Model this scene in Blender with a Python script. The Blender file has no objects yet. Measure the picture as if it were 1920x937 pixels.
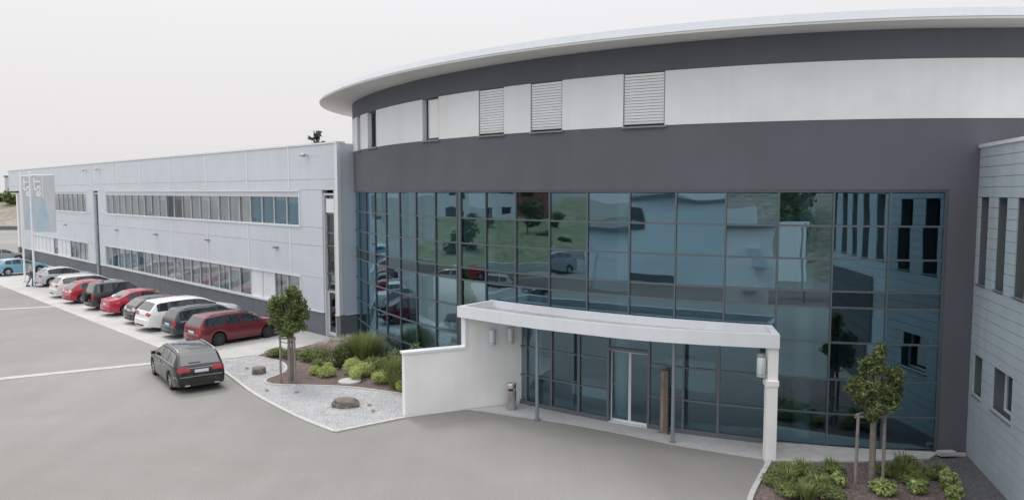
import bpy, bmesh, math, random
import numpy as np
from mathutils import Vector, Matrix

R = math.radians
scene = bpy.context.scene
COL = scene.collection
random.seed(7)
rng = np.random.default_rng(11)

# ------------------------------------------------------------------ camera, sky, sun, exposure
EYE = 6.8
cam_data = bpy.data.cameras.new('camera')
cam = bpy.data.objects.new('camera', cam_data)
COL.objects.link(cam)
cam.location = (0.0, 0.0, EYE)
cam.rotation_euler = (R(90 - 4.417), 0, 0)
cam_data.sensor_width = 36.0
cam_data.lens = 36.0 * 1400.0 / 1920.0
cam_data.clip_start = 0.1
cam_data.clip_end = 3000.0
scene.camera = cam

SUN_EL, SUN_AZ = R(54), R(325)          # azimuth clockwise from +Y: the veiled sun stands behind the offices, to the left
world = bpy.data.worlds.new('World')
scene.world = world
world.use_nodes = True
wn, wl = world.node_tree.nodes, world.node_tree.links
wn.clear()
w_out = wn.new('ShaderNodeOutputWorld')
sky = wn.new('ShaderNodeTexSky')
sky.sky_type = 'NISHITA'
sky.sun_disc = False
sky.sun_elevation = SUN_EL
sky.sun_rotation = SUN_AZ
sky.air_density = 1.5
sky.dust_density = 5.0
bg_sky = wn.new('ShaderNodeBackground')
bg_sky.inputs['Strength'].default_value = 0.08
wl.new(sky.outputs[0], bg_sky.inputs['Color'])
# even cloud layer, gently brighter overhead as under any overcast sky
geo = wn.new('ShaderNodeTexCoord')
sep = wn.new('ShaderNodeSeparateXYZ')
wl.new(geo.outputs['Generated'], sep.inputs[0])
mx = wn.new('ShaderNodeMath'); mx.operation = 'MAXIMUM'; mx.inputs[1].default_value = 0.0
wl.new(sep.outputs['Z'], mx.inputs[0])
pw = wn.new('ShaderNodeMath'); pw.operation = 'POWER'; pw.inputs[1].default_value = 2.2
wl.new(mx.outputs[0], pw.inputs[0])
ml = wn.new('ShaderNodeMath'); ml.operation = 'MULTIPLY_ADD'
ml.inputs[1].default_value = 1.40; ml.inputs[2].default_value = 0.598
wl.new(pw.outputs[0], ml.inputs[0])
bg_cl = wn.new('ShaderNodeBackground')
bg_cl.inputs['Color'].default_value = (1.0, 0.985, 1.005, 1)
wl.new(ml.outputs[0], bg_cl.inputs['Strength'])
w_mix = wn.new('ShaderNodeMixShader')
w_mix.inputs[0].default_value = 0.92
wl.new(bg_sky.outputs[0], w_mix.inputs[1])
wl.new(bg_cl.outputs[0], w_mix.inputs[2])
wl.new(w_mix.outputs[0], w_out.inputs['Surface'])

sun_data = bpy.data.lights.new('sun', 'SUN')
sun_data.energy = 1.0
sun_data.angle = R(14)
sun_data.color = (1.0, 0.96, 0.9)
sun = bpy.data.objects.new('sun', sun_data)
COL.objects.link(sun)
sun.rotation_euler = (R(90) - SUN_EL, 0, math.pi - SUN_AZ)
sun.location = (-30, 50, 60)

vs = scene.view_settings
vs.view_transform = 'Standard'
vs.look = 'None'
vs.exposure = 0.47
vs.gamma = 1.0
vs.use_curve_mapping = False

# ------------------------------------------------------------------ materials
def new_mat(name):
    m = bpy.data.materials.new(name)
    m.use_nodes = True
    return m, m.node_tree.nodes, m.node_tree.links, m.node_tree.nodes['Principled BSDF']

def mat(name, col, rough=0.6, rain=0.0, *, metal=0.0, var=0.12, scale=6.0, bump=0.0, bscale=40.0, coat=0.0, spec=0.5, big=0.0, bigscale=0.35, emit=None, detail=4.0):
    m, n, l, b = new_mat(name)
    b.inputs['Roughness'].default_value = rough
    b.inputs['Metallic'].default_value = metal
    b.inputs['Coat Weight'].default_value = coat
    b.inputs['Specular IOR Level'].default_value = spec
    tc = n.new('ShaderNodeTexCoord')
    c4 = (*col, 1)
    if var > 0:
        nz = n.new('ShaderNodeTexNoise'); nz.inputs['Scale'].default_value = scale; nz.inputs['Detail'].default_value = detail
        l.new(tc.outputs['Object'], nz.inputs['Vector'])
        mr = n.new('ShaderNodeMapRange'); mr.inputs['From Min'].default_value = 0.25; mr.inputs['From Max'].default_value = 0.75
        mr.inputs['To Min'].default_value = 1 - var; mr.inputs['To Max'].default_value = 1 + var
        l.new(nz.outputs['Fac'], mr.inputs['Value'])
        fac = mr.outputs[0]
        if big > 0:
            nb = n.new('ShaderNodeTexNoise'); nb.inputs['Scale'].default_value = bigscale; nb.inputs['Detail'].default_value = 5
            l.new(tc.outputs['Object'], nb.inputs['Vector'])
            mb = n.new('ShaderNodeMapRange'); mb.inputs['From Min'].default_value = 0.3; mb.inputs['From Max'].default_value = 0.7
            mb.inputs['To Min'].default_value = 1 - big; mb.inputs['To Max'].default_value = 1 + big
            l.new(nb.outputs['Fac'], mb.inputs['Value'])
            mm = n.new('ShaderNodeMath'); mm.operation = 'MULTIPLY'
            l.new(fac, mm.inputs[0]); l.new(mb.outputs[0], mm.inputs[1]); fac = mm.outputs[0]
        if rain > 0:        # faint run-off streaks down the face
            mp = n.new('ShaderNodeMapping'); mp.inputs['Scale'].default_value = (2.6, 2.6, 0.10)
            l.new(tc.outputs['Object'], mp.inputs['Vector'])
            nr = n.new('ShaderNodeTexNoise'); nr.inputs['Scale'].default_value = 1.0; nr.inputs['Detail'].default_value = 6; nr.inputs['Roughness'].default_value = 0.65
            l.new(mp.outputs[0], nr.inputs['Vector'])
            m5 = n.new('ShaderNodeMapRange'); m5.inputs['From Min'].default_value = 0.45; m5.inputs['From Max'].default_value = 0.75
            m5.inputs['To Min'].default_value = 1.0; m5.inputs['To Max'].default_value = 1 - rain
            l.new(nr.outputs['Fac'], m5.inputs['Value'])
            m6 = n.new('ShaderNodeMath'); m6.operation = 'MULTIPLY'
            l.new(fac, m6.inputs[0]); l.new(m5.outputs[0], m6.inputs[1]); fac = m6.outputs[0]
        vm = n.new('ShaderNodeVectorMath'); vm.operation = 'SCALE'
        vm.inputs[0].default_value = col
        l.new(fac, vm.inputs['Scale'])
        l.new(vm.outputs[0], b.inputs['Base Color'])
    else:
        b.inputs['Base Color'].default_value = c4
    if bump > 0:
        nb2 = n.new('ShaderNodeTexNoise'); nb2.inputs['Scale'].default_value = bscale; nb2.inputs['Detail'].default_value = 3
        l.new(tc.outputs['Object'], nb2.inputs['Vector'])
        bp = n.new('ShaderNodeBump'); bp.inputs['Strength'].default_value = bump; bp.inputs['Distance'].default_value = 0.02
        l.new(nb2.outputs['Fac'], bp.inputs['Height'])
        l.new(bp.outputs[0], b.inputs['Normal'])
    if emit:
        b.inputs['Emission Color'].default_value = (*emit[0], 1); b.inputs['Emission Strength'].default_value = emit[1]
    return m

def glass_mat(name, refl_tint, trans_tint, base_refl, rough=0.0, wave=0.0):
    """coated glazing: mirror-like outer skin over a tinted see-through sheet"""
    m = bpy.data.materials.new(name); m.use_nodes = True
    n, l = m.node_tree.nodes, m.node_tree.links
    n.clear()
    out = n.new('ShaderNodeOutputMaterial')
    gl = n.new('ShaderNodeBsdfGlossy'); gl.inputs['Color'].default_value = (*refl_tint, 1); gl.inputs['Roughness'].default_value = rough
    if wave > 0:      # rolled sheets are never quite flat
        tc = n.new('ShaderNodeTexCoord'); nz = n.new('ShaderNodeTexNoise'); nz.inputs['Scale'].default_value = 0.9; nz.inputs['Detail'].default_value = 0.5
        l.new(tc.outputs['Object'], nz.inputs['Vector'])
        bp = n.new('ShaderNodeBump'); bp.inputs['Strength'].default_value = 1.0; bp.inputs['Distance'].default_value = wave
        l.new(nz.outputs['Fac'], bp.inputs['Height']); l.new(bp.outputs[0], gl.inputs['Normal'])
    tr = n.new('ShaderNodeBsdfTransparent'); tr.inputs['Color'].default_value = (*trans_tint, 1)
    fr = n.new('ShaderNodeFresnel'); fr.inputs['IOR'].default_value = 1.5
    mr = n.new('ShaderNodeMapRange')
    mr.inputs['From Min'].default_value = 0.04; mr.inputs['From Max'].default_value = 1.0
    mr.inputs['To Min'].default_value = base_refl; mr.inputs['To Max'].default_value = 1.0
    l.new(fr.outputs[0], mr.inputs['Value'])
    mix = n.new('ShaderNodeMixShader')
    l.new(mr.outputs[0], mix.inputs[0]); l.new(tr.outputs[0], mix.inputs[1]); l.new(gl.outputs[0], mix.inputs[2])
    l.new(mix.outputs[0], out.inputs['Surface'])
    return m

def clear_mat(name, tint):
    m = bpy.data.materials.new(name); m.use_nodes = True
    n, l = m.node_tree.nodes, m.node_tree.links
    n.clear()
    out = n.new('ShaderNodeOutputMaterial')
    tr = n.new('ShaderNodeBsdfTransparent'); tr.inputs['Color'].default_value = (*tint, 1)
    l.new(tr.outputs[0], out.inputs['Surface'])
    return m

def leaf_mat(name, col, var=0.35):
    m, n, l, b = new_mat(name)
    b.inputs['Roughness'].default_value = 0.55
    oi = n.new('ShaderNodeNewGeometry')
    mr = n.new('ShaderNodeMapRange'); mr.inputs['To Min'].default_value = 1 - var; mr.inputs['To Max'].default_value = 1 + var
    l.new(oi.outputs['Random Per Island'], mr.inputs['Value'])
    vm = n.new('ShaderNodeVectorMath'); vm.operation = 'SCALE'; vm.inputs[0].default_value = col
    l.new(mr.outputs[0], vm.inputs['Scale'])
    l.new(vm.outputs[0], b.inputs['Base Color'])
    tl = n.new('ShaderNodeBsdfTranslucent')
    l.new(vm.outputs[0], tl.inputs['Color'])
    mx_ = n.new('ShaderNodeMixShader'); mx_.inputs[0].default_value = 0.3
    out = [x for x in n if x.type == 'OUTPUT_MATERIAL'][0]
    l.new(b.outputs[0], mx_.inputs[1]); l.new(tl.outputs[0], mx_.inputs[2]); l.new(mx_.outputs[0], out.inputs['Surface'])
    return m

def ground_mat(name, col, col2, fine=60.0, big=0.25, rough=0.9, bump=0.3, speck=0.25, streak=0.0):
    """worn paving: two tones in wide drifting patches, stains and a fine grain"""
    m, n, l, b = new_mat(name)
    b.inputs['Roughness'].default_value = rough
    b.inputs['Specular IOR Level'].default_value = 0.25
    tc = n.new('ShaderNodeTexCoord')
    n1 = n.new('ShaderNodeTexNoise'); n1.inputs['Scale'].default_value = 0.09; n1.inputs['Detail'].default_value = 6; n1.inputs['Roughness'].default_value = 0.55
    n2 = n.new('ShaderNodeTexNoise'); n2.inputs['Scale'].default_value = 0.9; n2.inputs['Detail'].default_value = 6
    n3 = n.new('ShaderNodeTexNoise'); n3.inputs['Scale'].default_value = fine; n3.inputs['Detail'].default_value = 2
    for x in (n1, n2, n3): l.new(tc.outputs['Object'], x.inputs['Vector'])
    r1 = n.new('ShaderNodeMapRange'); r1.inputs['From Min'].default_value = 0.35; r1.inputs['From Max'].default_value = 0.65
    l.new(n1.outputs['Fac'], r1.inputs['Value'])
    mixc = n.new('ShaderNodeMix'); mixc.data_type = 'RGBA'
    l.new(r1.outputs[0], mixc.inputs['Factor'])
    mixc.inputs['A'].default_value = (*col, 1); mixc.inputs['B'].default_value = (*col2, 1)
    r2 = n.new('ShaderNodeMapRange'); r2.inputs['From Min'].default_value = 0.25; r2.inputs['From Max'].default_value = 0.75
    r2.inputs['To Min'].default_value = 1 - big; r2.inputs['To Max'].default_value = 1 + big
    l.new(n2.outputs['Fac'], r2.inputs['Value'])
    r3 = n.new('ShaderNodeMapRange'); r3.inputs['From Min'].default_value = 0.3; r3.inputs['From Max'].default_value = 0.7
    r3.inputs['To Min'].default_value = 1 - speck; r3.inputs['To Max'].default_value = 1 + speck
    l.new(n3.outputs['Fac'], r3.inputs['Value'])
    mu = n.new('ShaderNodeMath'); mu.operation = 'MULTIPLY'
    l.new(r2.outputs[0], mu.inputs[0]); l.new(r3.outputs[0], mu.inputs[1])
    if streak > 0:
        mp = n.new('ShaderNodeMapping'); mp.inputs['Rotation'].default_value = (0, 0, R(40)); mp.inputs['Scale'].default_value = (0.9, 0.07, 1)
        l.new(tc.outputs['Object'], mp.inputs['Vector'])
        n4 = n.new('ShaderNodeTexNoise'); n4.inputs['Scale'].default_value = 1.0; n4.inputs['Detail'].default_value = 5; n4.inputs['Distortion'].default_value = 0.6
        l.new(mp.outputs[0], n4.inputs['Vector'])
        r4 = n.new('ShaderNodeMapRange'); r4.inputs['From Min'].default_value = 0.35; r4.inputs['From Max'].default_value = 0.7
        r4.inputs['To Min'].default_value = 1 + streak*.4; r4.inputs['To Max'].default_value = 1 - streak
        l.new(n4.outputs['Fac'], r4.inputs['Value'])
        m4 = n.new('ShaderNodeMath'); m4.operation = 'MULTIPLY'
        l.new(mu.outputs[0], m4.inputs[0]); l.new(r4.outputs[0], m4.inputs[1]); mu = m4
    vm = n.new('ShaderNodeVectorMath'); vm.operation = 'SCALE'
    l.new(mixc.outputs['Result'], vm.inputs[0]); l.new(mu.outputs[0], vm.inputs['Scale'])
    l.new(vm.outputs[0], b.inputs['Base Color'])
    bp = n.new('ShaderNodeBump'); bp.inputs['Strength'].default_value = bump; bp.inputs['Distance'].default_value = 0.01
    l.new(n3.outputs['Fac'], bp.inputs['Height']); l.new(bp.outputs[0], b.inputs['Normal'])
    return m, n, l, b, vm

def paver_mat(name, col, bw, bh, joint=0.75, rot=0.0, var=0.12):
    m, n, l, b, vm = ground_mat(name, col, tuple(c * 0.92 for c in col), fine=30, big=0.12, speck=0.08)
    tc = n.new('ShaderNodeTexCoord')
    mp = n.new('ShaderNodeMapping'); mp.inputs['Rotation'].default_value = (0, 0, rot)
    l.new(tc.outputs['Object'], mp.inputs['Vector'])
    br = n.new('ShaderNodeTexBrick'); br.inputs['Scale'].default_value = 1.0
    br.inputs['Brick Width'].default_value = bw; br.inputs['Row Height'].default_value = bh
    br.inputs['Mortar Size'].default_value = 0.012
    br.inputs['Color1'].default_value = (1 - var, 1 - var, 1 - var, 1); br.inputs['Color2'].default_value = (1 + var, 1 + var, 1 + var, 1)
    br.inputs['Mortar'].default_value = (joint, joint, joint, 1)
    l.new(mp.outputs[0], br.inputs['Vector'])
    mul = n.new('ShaderNodeVectorMath'); mul.operation = 'MULTIPLY'
    l.new(vm.outputs[0], mul.inputs[0]); l.new(br.outputs['Color'], mul.inputs[1])
    l.new(mul.outputs[0], b.inputs['Base Color'])
    return m

M = {}
M['asphalt'] = ground_mat('asphalt', (0.218, 0.213, 0.199), (0.262, 0.264, 0.253), fine=32, big=0.035, speck=0.16, streak=0.04)[0]
M['pavers'] = paver_mat('pavers', (0.47, 0.466, 0.455), 0.24, 0.16, 0.9, R(45), 0.05)
M['cobble'] = paver_mat('cobble', (0.52, 0.53, 0.53), 0.16, 0.11, 0.86, R(-27), 0.07)
M['concrete'] = mat('concrete', (0.46, 0.455, 0.44), 0.85, var=0.15, scale=3, bump=0.2, big=0.15)
M['kerb'] = mat('kerb', (0.48, 0.475, 0.46), 0.85, var=0.12, scale=5, bump=0.2)
M['gutter'] = mat('gutter', (0.42, 0.415, 0.40), 0.85, var=0.14, scale=4, bump=0.15)
M['gravel'] = ground_mat('gravel', (0.38, 0.39, 0.40), (0.35, 0.36, 0.37), fine=26, big=0.08, bump=1.0, speck=0.42)[0]
M['dark_gravel'] = ground_mat('dark_gravel', (0.10, 0.10, 0.105), (0.13, 0.125, 0.12), fine=24, big=0.2, bump=1.0, speck=0.5)[0]
M['mulch'] = ground_mat('mulch', (0.135, 0.105, 0.10), (0.175, 0.145, 0.14), fine=18, big=0.25, bump=1.0, speck=0.5)[0]
M['chip'] = mat('chip', (0.16, 0.11, 0.095), 0.9, var=0.3, scale=3)
M['pebble'] = mat('pebble', (0.42, 0.42, 0.42), 0.85, var=0.35, scale=2.3)
M['dark_render'] = mat('dark_render', (0.116, 0.123, 0.144), 0.85, 0.06, var=0.04, scale=1.2, bump=0.06, bscale=90, big=0.06)
M['white_render'] = mat('white_render', (0.77, 0.79, 0.81), 0.85, 0.04, var=0.03, scale=1.5, bump=0.06, bscale=90, big=0.04)
M['porch_white'] = mat('porch_white', (0.86, 0.86, 0.85), 0.8, 0.06, var=0.03, scale=1.5, bump=0.06, bscale=80, big=0.05)
M['white_metal'] = mat('white_metal', (0.74, 0.775, 0.81), 0.4, 0.08, var=0.03, scale=2, big=0.04)
M['soffit'] = mat('soffit', (0.62, 0.62, 0.61), 0.7, var=0.03, scale=1, big=0.05)
M['wing_panel'] = mat('wing_panel', (0.63, 0.685, 0.745), 0.42, 0.05, metal=0.1, var=0.025, scale=0.7, big=0.03)
M['wing_trim'] = mat('wing_trim', (0.79, 0.82, 0.85), 0.4, metal=0.2, var=0.03, scale=2)
M['joint'] = mat('joint', (0.44, 0.48, 0.52), 0.7, var=0)
M['plinth'] = mat('plinth', (0.150, 0.168, 0.184), 0.75, 0.2, var=0.07, scale=2, big=0.1, bump=0.05)
M['side_board'] = mat('side_board', (0.45, 0.53, 0.575), 0.5, 0.12, metal=0.1, var=0.05, scale=1.5, big=0.06)
M['reveal'] = mat('reveal', (0.10, 0.118, 0.13), 0.6, var=0.05)
M['side_gap'] = mat('side_gap', (0.05, 0.06, 0.065), 0.8, var=0)
M['frame'] = mat('frame', (0.17, 0.185, 0.20), 0.4, metal=0.4, var=0.03)
M['mullion'] = mat('mullion', (0.125, 0.15, 0.168), 0.4, metal=0.4, var=0.03)
M['window_frame'] = mat('window_frame', (0.60, 0.63, 0.66), 0.45, var=0.03)
M['dark_frame'] = mat('dark_frame', (0.07, 0.075, 0.085), 0.5, var=0.03)
M['blind'] = mat('blind', (0.84, 0.86, 0.88), 0.45, var=0.03)
M['sill_dark'] = mat('sill_dark', (0.22, 0.25, 0.27), 0.45, metal=0.3, var=0.03)
M['fabric_blind'] = mat('fabric_blind', (0.84, 0.83, 0.81), 0.9, var=0.10, scale=1.0)
M['fabric_blue'] = mat('fabric_blue', (0.16, 0.42, 0.58), 0.9, var=0.15, scale=1.0)
M['interior'] = mat('interior', (0.58, 0.60, 0.61), 0.9, var=0.05)
M['interior_dark'] = mat('interior_dark', (0.10, 0.105, 0.11), 0.9, var=0.08)
M['floor_in'] = mat('floor_in', (0.36, 0.36, 0.36), 0.35, var=0.08, scale=2)
M['column_in'] = mat('column_in', (0.62, 0.62, 0.58), 0.7, var=0.05)
M['steel'] = mat('steel', (0.62, 0.60, 0.57), 0.28, metal=0.95, var=0.05, scale=12)
M['grey_steel'] = mat('grey_steel', (0.30, 0.35, 0.39), 0.45, metal=0.5, var=0.04)
M['bronze'] = mat('bronze', (0.21, 0.155, 0.13), 0.55, metal=0.35, var=0.12, scale=8)
M['lamp_white'] = mat('lamp_white', (0.66, 0.70, 0.74), 0.35, metal=0.2, var=0.02)
M['glass'] = glass_mat('glass', (0.52, 0.80, 0.97), (0.44, 0.58, 0.63), 0.285, wave=0.006)
M['rim_white'] = mat('rim_white', (0.66, 0.70, 0.74), 0.4, 0.05, var=0.03, scale=2)
M['glass_back'] = clear_mat('glass_back', (0.92, 0.96, 0.97))
M['spandrel'] = glass_mat('spandrel', (0.50, 0.66, 0.76), (0.15, 0.18, 0.20), 0.24, wave=0.003)
M['glass_entry'] = glass_mat('glass_entry', (0.55, 0.78, 0.94), (0.66, 0.86, 0.94), 0.20, wave=0.002)
M['glass_wing'] = glass_mat('glass_wing', (0.85, 0.9, 0.95), (0.95, 0.97, 0.98), 0.13, wave=0.003)
M['glass_window'] = glass_mat('glass_window', (0.9, 0.95, 1.0), (0.35, 0.4, 0.42), 0.45)
M['wood_grey'] = mat('wood_grey', (0.27, 0.245, 0.22), 0.85, var=0.25, scale=9, bump=0.3)
M['bark'] = mat('bark', (0.26, 0.225, 0.195), 0.9, var=0.3, scale=9, bump=0.5)
M['bark_dark'] = mat('bark_dark', (0.08, 0.065, 0.055), 0.9, var=0.3, scale=5, bump=0.5)
M['stone'] = mat('stone', (0.19, 0.165, 0.15), 0.9, var=0.35, scale=3.5, bump=0.8, bscale=9)
M['stone_pale'] = mat('stone_pale', (0.45, 0.44, 0.42), 0.9, var=0.2, scale=4, bump=0.5, bscale=12)
M['leaf_tree'] = leaf_mat('leaf_tree', (0.115, 0.165, 0.05))
M['leaf_tree2'] = leaf_mat('leaf_tree2', (0.15, 0.19, 0.07))
M['leaf_dark'] = leaf_mat('leaf_dark', (0.055, 0.075, 0.03))
M['leaf_green'] = leaf_mat('leaf_green', (0.20, 0.25, 0.085))
M['leaf_grass'] = leaf_mat('leaf_grass', (0.225, 0.275, 0.10))
M['leaf_lime'] = leaf_mat('leaf_lime', (0.48, 0.54, 0.20), 0.25)
M['leaf_blue'] = leaf_mat('leaf_blue', (0.19, 0.27, 0.19), 0.3)
M['leaf_pale'] = leaf_mat('leaf_pale', (0.27, 0.35, 0.13), 0.3)
M['leaf_dry'] = leaf_mat('leaf_dry', (0.50, 0.46, 0.41), 0.3)
M['leaf_far'] = leaf_mat('leaf_far', (0.07, 0.085, 0.065), 0.3)
M['petal'] = mat('petal', (0.55, 0.40, 0.46), 0.7, var=0.1)
M['grass'] = ground_mat('grass', (0.15, 0.175, 0.085), (0.21, 0.21, 0.13), fine=3, big=0.3, speck=0.35)[0]
M['bank'] = ground_mat('bank', (0.26, 0.24, 0.205), (0.18, 0.175, 0.13), fine=2, big=0.3, speck=0.3)[0]
M['camera_grey'] = mat('camera_grey', (0.40, 0.42, 0.44), 0.5, var=0.03)
M['banner_grey'] = mat('banner_grey', (0.50, 0.53, 0.56), 0.8, var=0.05, scale=1)
M['banner_blue'] = mat('banner_blue', (0.40, 0.52, 0.62), 0.8, var=0.12, scale=1.4)
M['white'] = mat('white', (0.80, 0.81, 0.82), 0.5, var=0.02)
M['tyre'] = mat('tyre', (0.022, 0.022, 0.024), 0.8, var=0.1)
M['rim'] = mat('rim', (0.52, 0.53, 0.54), 0.35, metal=0.7, var=0.03)
M['rim_dark'] = mat('rim_dark', (0.05, 0.05, 0.052), 0.6, var=0.05)
M['underbody'] = mat('underbody', (0.02, 0.02, 0.021), 0.85, var=0)
M['trim_black'] = mat('trim_black', (0.03, 0.03, 0.032), 0.5, var=0.03)
M['chrome'] = mat('chrome', (0.72, 0.73, 0.75), 0.18, metal=1.0, var=0)
M['tail_red'] = mat('tail_red', (0.36, 0.015, 0.025), 0.15, coat=0.6, var=0.1, scale=14)
M['tail_clear'] = mat('tail_clear', (0.62, 0.55, 0.54), 0.12, coat=0.6, var=0.15, scale=14)
M['head_clear'] = mat('head_clear', (0.60, 0.62, 0.64), 0.1, metal=0.4, coat=0.6, var=0.1, scale=12)
M['plate'] = mat('plate', (0.72, 0.73, 0.74), 0.4, var=0.03)
M['plate_blue'] = mat('plate_blue', (0.03, 0.08, 0.35), 0.4, var=0)
M['car_glass'] = mat('car_glass', (0.02, 0.026, 0.03), 0.02, spec=1.0, coat=1.0, var=0)
M['seat'] = mat('seat', (0.05, 0.05, 0.055), 0.8, var=0)
def paint(name, col, metal=0.0, rough=0.28):
    M[name] = mat(name, col, 0.45, metal=metal*.5, var=0.03, scale=2.5, coat=1.0, spec=0.3)
    M[name].node_tree.nodes['Principled BSDF'].inputs['Coat Roughness'].default_value = 0.03
paint('paint_black', (0.006, 0.0065, 0.007), 0.0)
paint('paint_burgundy', (0.155, 0.017, 0.026), 0.2)
paint('paint_red', (0.42, 0.022, 0.048), 0.1)
paint('paint_red2', (0.36, 0.016, 0.032), 0.1)
paint('paint_navy', (0.028, 0.042, 0.054), 0.1)
paint('paint_graphite', (0.024, 0.030, 0.032), 0.1)
paint('paint_white', (0.78, 0.78, 0.78))
paint('paint_pearl', (0.66, 0.65, 0.63), 0.2)
paint('paint_silver', (0.48, 0.50, 0.52), 0.5)
paint('paint_blue', (0.19, 0.40, 0.53), 0.35)
paint('paint_grey', (0.30, 0.32, 0.34), 0.4)

# ------------------------------------------------------------------ mesh helpers
class MB:
    """collects faces, then links them as ONE mesh object"""
    def __init__(s): s.v, s.f, s.m = [], [], []
    def quad(s, a, b, c, d, mi=0):
        i = len(s.v); s.v += [tuple(a), tuple(b), tuple(c), tuple(d)]; s.f.append((i, i+1, i+2, i+3)); s.m.append(mi)
    def poly(s, pts, mi=0):
        i = len(s.v); s.v += [tuple(p) for p in pts]; s.f.append(tuple(range(i, i+len(pts)))); s.m.append(mi)
    def box(s, x0, x1, y0, y1, z0, z1, mi=0):
        i = len(s.v)
        s.v += [(x0,y0,z0),(x1,y0,z0),(x1,y1,z0),(x0,y1,z0),(x0,y0,z1),(x1,y0,z1),(x1,y1,z1),(x0,y1,z1)]
        for f in ((0,3,2,1),(4,5,6,7),(0,1,5,4),(1,2,6,5),(2,3,7,6),(3,0,4,7)):
            s.f.append(tuple(i+k for k in f)); s.m.append(mi)
    def hexa(s, p, mi=0, mfront=None):
        """8 points: bottom ring 0-3, top ring 4-7"""
        i = len(s.v); s.v += [tuple(q) for q in p]
        for j, f in enumerate(((0,3,2,1),(4,5,6,7),(0,1,5,4),(1,2,6,5),(2,3,7,6),(3,0,4,7))):
            s.f.append(tuple(i+k for k in f)); s.m.append(mfront if (mfront is not None and j == 2) else mi)
    def prism(s, pts, z0, z1, mi=0, mtop=None):
        n = len(pts); i = len(s.v)
        s.v += [(p[0], p[1], z0) for p in pts] + [(p[0], p[1], z1) for p in pts]
        for k in range(n):
            a, b = k, (k+1) % n
            s.f.append((i+a, i+b, i+n+b, i+n+a)); s.m.append(mi)
        s.f.append(tuple(i+n+k for k in range(n))); s.m.append(mi if mtop is None else mtop)
        s.f.append(tuple(i+k for k in reversed(range(n)))); s.m.append(mi)
    def tube(s, pts, rad, sides=8, mi=0, caps=True):
        pts = [Vector(p) for p in pts]; rings = []
        for k, p in enumerate(pts):
            r = rad[k] if isinstance(rad, (list, tuple)) else rad
            t = (pts[min(k+1, len(pts)-1)] - pts[max(k-1, 0)]).normalized()
            up = Vector((0,0,1)) if abs(t.z) < 0.9 else Vector((1,0,0))
            a = t.cross(up).normalized(); b = t.cross(a).normalized()
            i = len(s.v); rings.append(i)
            for j in range(sides):
                an = 2*math.pi*j/sides
                s.v.append(tuple(p + a*(r*math.cos(an)) + b*(r*math.sin(an))))
        for k in range(len(rings)-1):
            for j in range(sides):
                s.f.append((rings[k]+j, rings[k]+(j+1) % sides, rings[k+1]+(j+1) % sides, rings[k+1]+j)); s.m.append(mi)
        if caps:
            s.f.append(tuple(rings[0]+j for j in reversed(range(sides)))); s.m.append(mi)
            s.f.append(tuple(rings[-1]+j for j in range(sides))); s.m.append(mi)
    def lathe(s, prof, sides=24, mi=0, axis='z', c=(0,0,0)):
        """prof: list of (radius, height)"""
        i = len(s.v); n = len(prof)
        for j in range(sides):
            an = 2*math.pi*j/sides
            for r, h in prof:
                x, y, z = r*math.cos(an), r*math.sin(an), h
                if axis == 'y': x, y, z = x, h, y
                s.v.append((c[0]+x, c[1]+y, c[2]+z))
        for j in range(sides):
            k = (j+1) % sides
            for q in range(n-1):
                f = (i+j*n+q, i+k*n+q, i+k*n+q+1, i+j*n+q+1)
                s.f.append(f if axis == 'z' else f[::-1]); s.m.append(mi)
    def mesh(s, name, mats, smooth=None):
        me = bpy.data.meshes.new(name)
        me.from_pydata(s.v, [], s.f)
        for m in (mats if isinstance(mats, (list, tuple)) else [mats]):
            me.materials.append(M[m] if isinstance(m, str) else m)
        if any(s.m): me.polygons.foreach_set('material_index', s.m)
        if smooth is not None:
            bm = bmesh.new(); bm.from_mesh(me); bmesh.ops.remove_doubles(bm, verts=bm.verts, dist=1e-4)
            bmesh.ops.recalc_face_normals(bm, faces=bm.faces); bm.to_mesh(me); bm.free()
            me.polygons.foreach_set('use_smooth', [True]*len(me.polygons))
            me.set_sharp_from_angle(angle=R(smooth))
        me.update()
        return me
    def build(s, name, mats, parent=None, smooth=None):
        return link(name, s.mesh(name, mats, smooth), parent)

def link(name, me, parent=None):
    o = bpy.data.objects.new(name, me); COL.objects.link(o)
    if parent is not None: o.parent = parent
    return o
def tag(o, label=None, cat=None, group=None, kind=None):
    if label: o['label'] = label
    if cat: o['category'] = cat
    if group: o['group'] = group
    if kind: o['kind'] = kind
    return o
def thing(name, label, cat, loc=(0,0,0), rz=0.0, group=None):
    o = bpy.data.objects.new(name, None); COL.objects.link(o)
    o.location = loc; o.rotation_euler = (0, 0, rz); o.empty_display_size = 0.3
    return tag(o, label, cat, group)
def copy_tree(o, parent=None):
    c = o.copy(); COL.objects.link(c)
    if parent is not None: c.parent = parent
    for ch in list(o.children): copy_tree(ch, c)
    return c
def boxobj(name, m, parent, x0, x1, y0, y1, z0, z1):
    b = MB(); b.box(x0, x1, y0, y1, z0, z1); return b.build(name, m, parent)
def sheet(name, pts, z, m, kind='structure', parent=None):
    b = MB(); b.poly([(p[0], p[1], z) for p in pts]); o = b.build(name, m, parent)
    if kind and parent is None: o['kind'] = kind
    return o
def smooth_poly(pts, n=6, closed=False):
    """Catmull-Rom through 2D points"""
    P = [np.array(p, float) for p in pts]; out = []
    m = len(P)
    rngk = range(m if closed else m-1)
    for k in rngk:
        p0 = P[(k-1) % m] if closed or k > 0 else 2*P[0]-P[1]
        p1, p2 = P[k], P[(k+1) % m]
        p3 = P[(k+2) % m] if closed or k+2 < m else 2*P[-1]-P[-2]
        for j in range(n):
            t = j/n
            out.append(tuple(0.5*((2*p1)+(-p0+p2)*t+(2*p0-5*p1+4*p2-p3)*t*t+(-p0+3*p1-3*p2+p3)*t**3)))
    if not closed: out.append(tuple(P[-1]))
    return out
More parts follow.
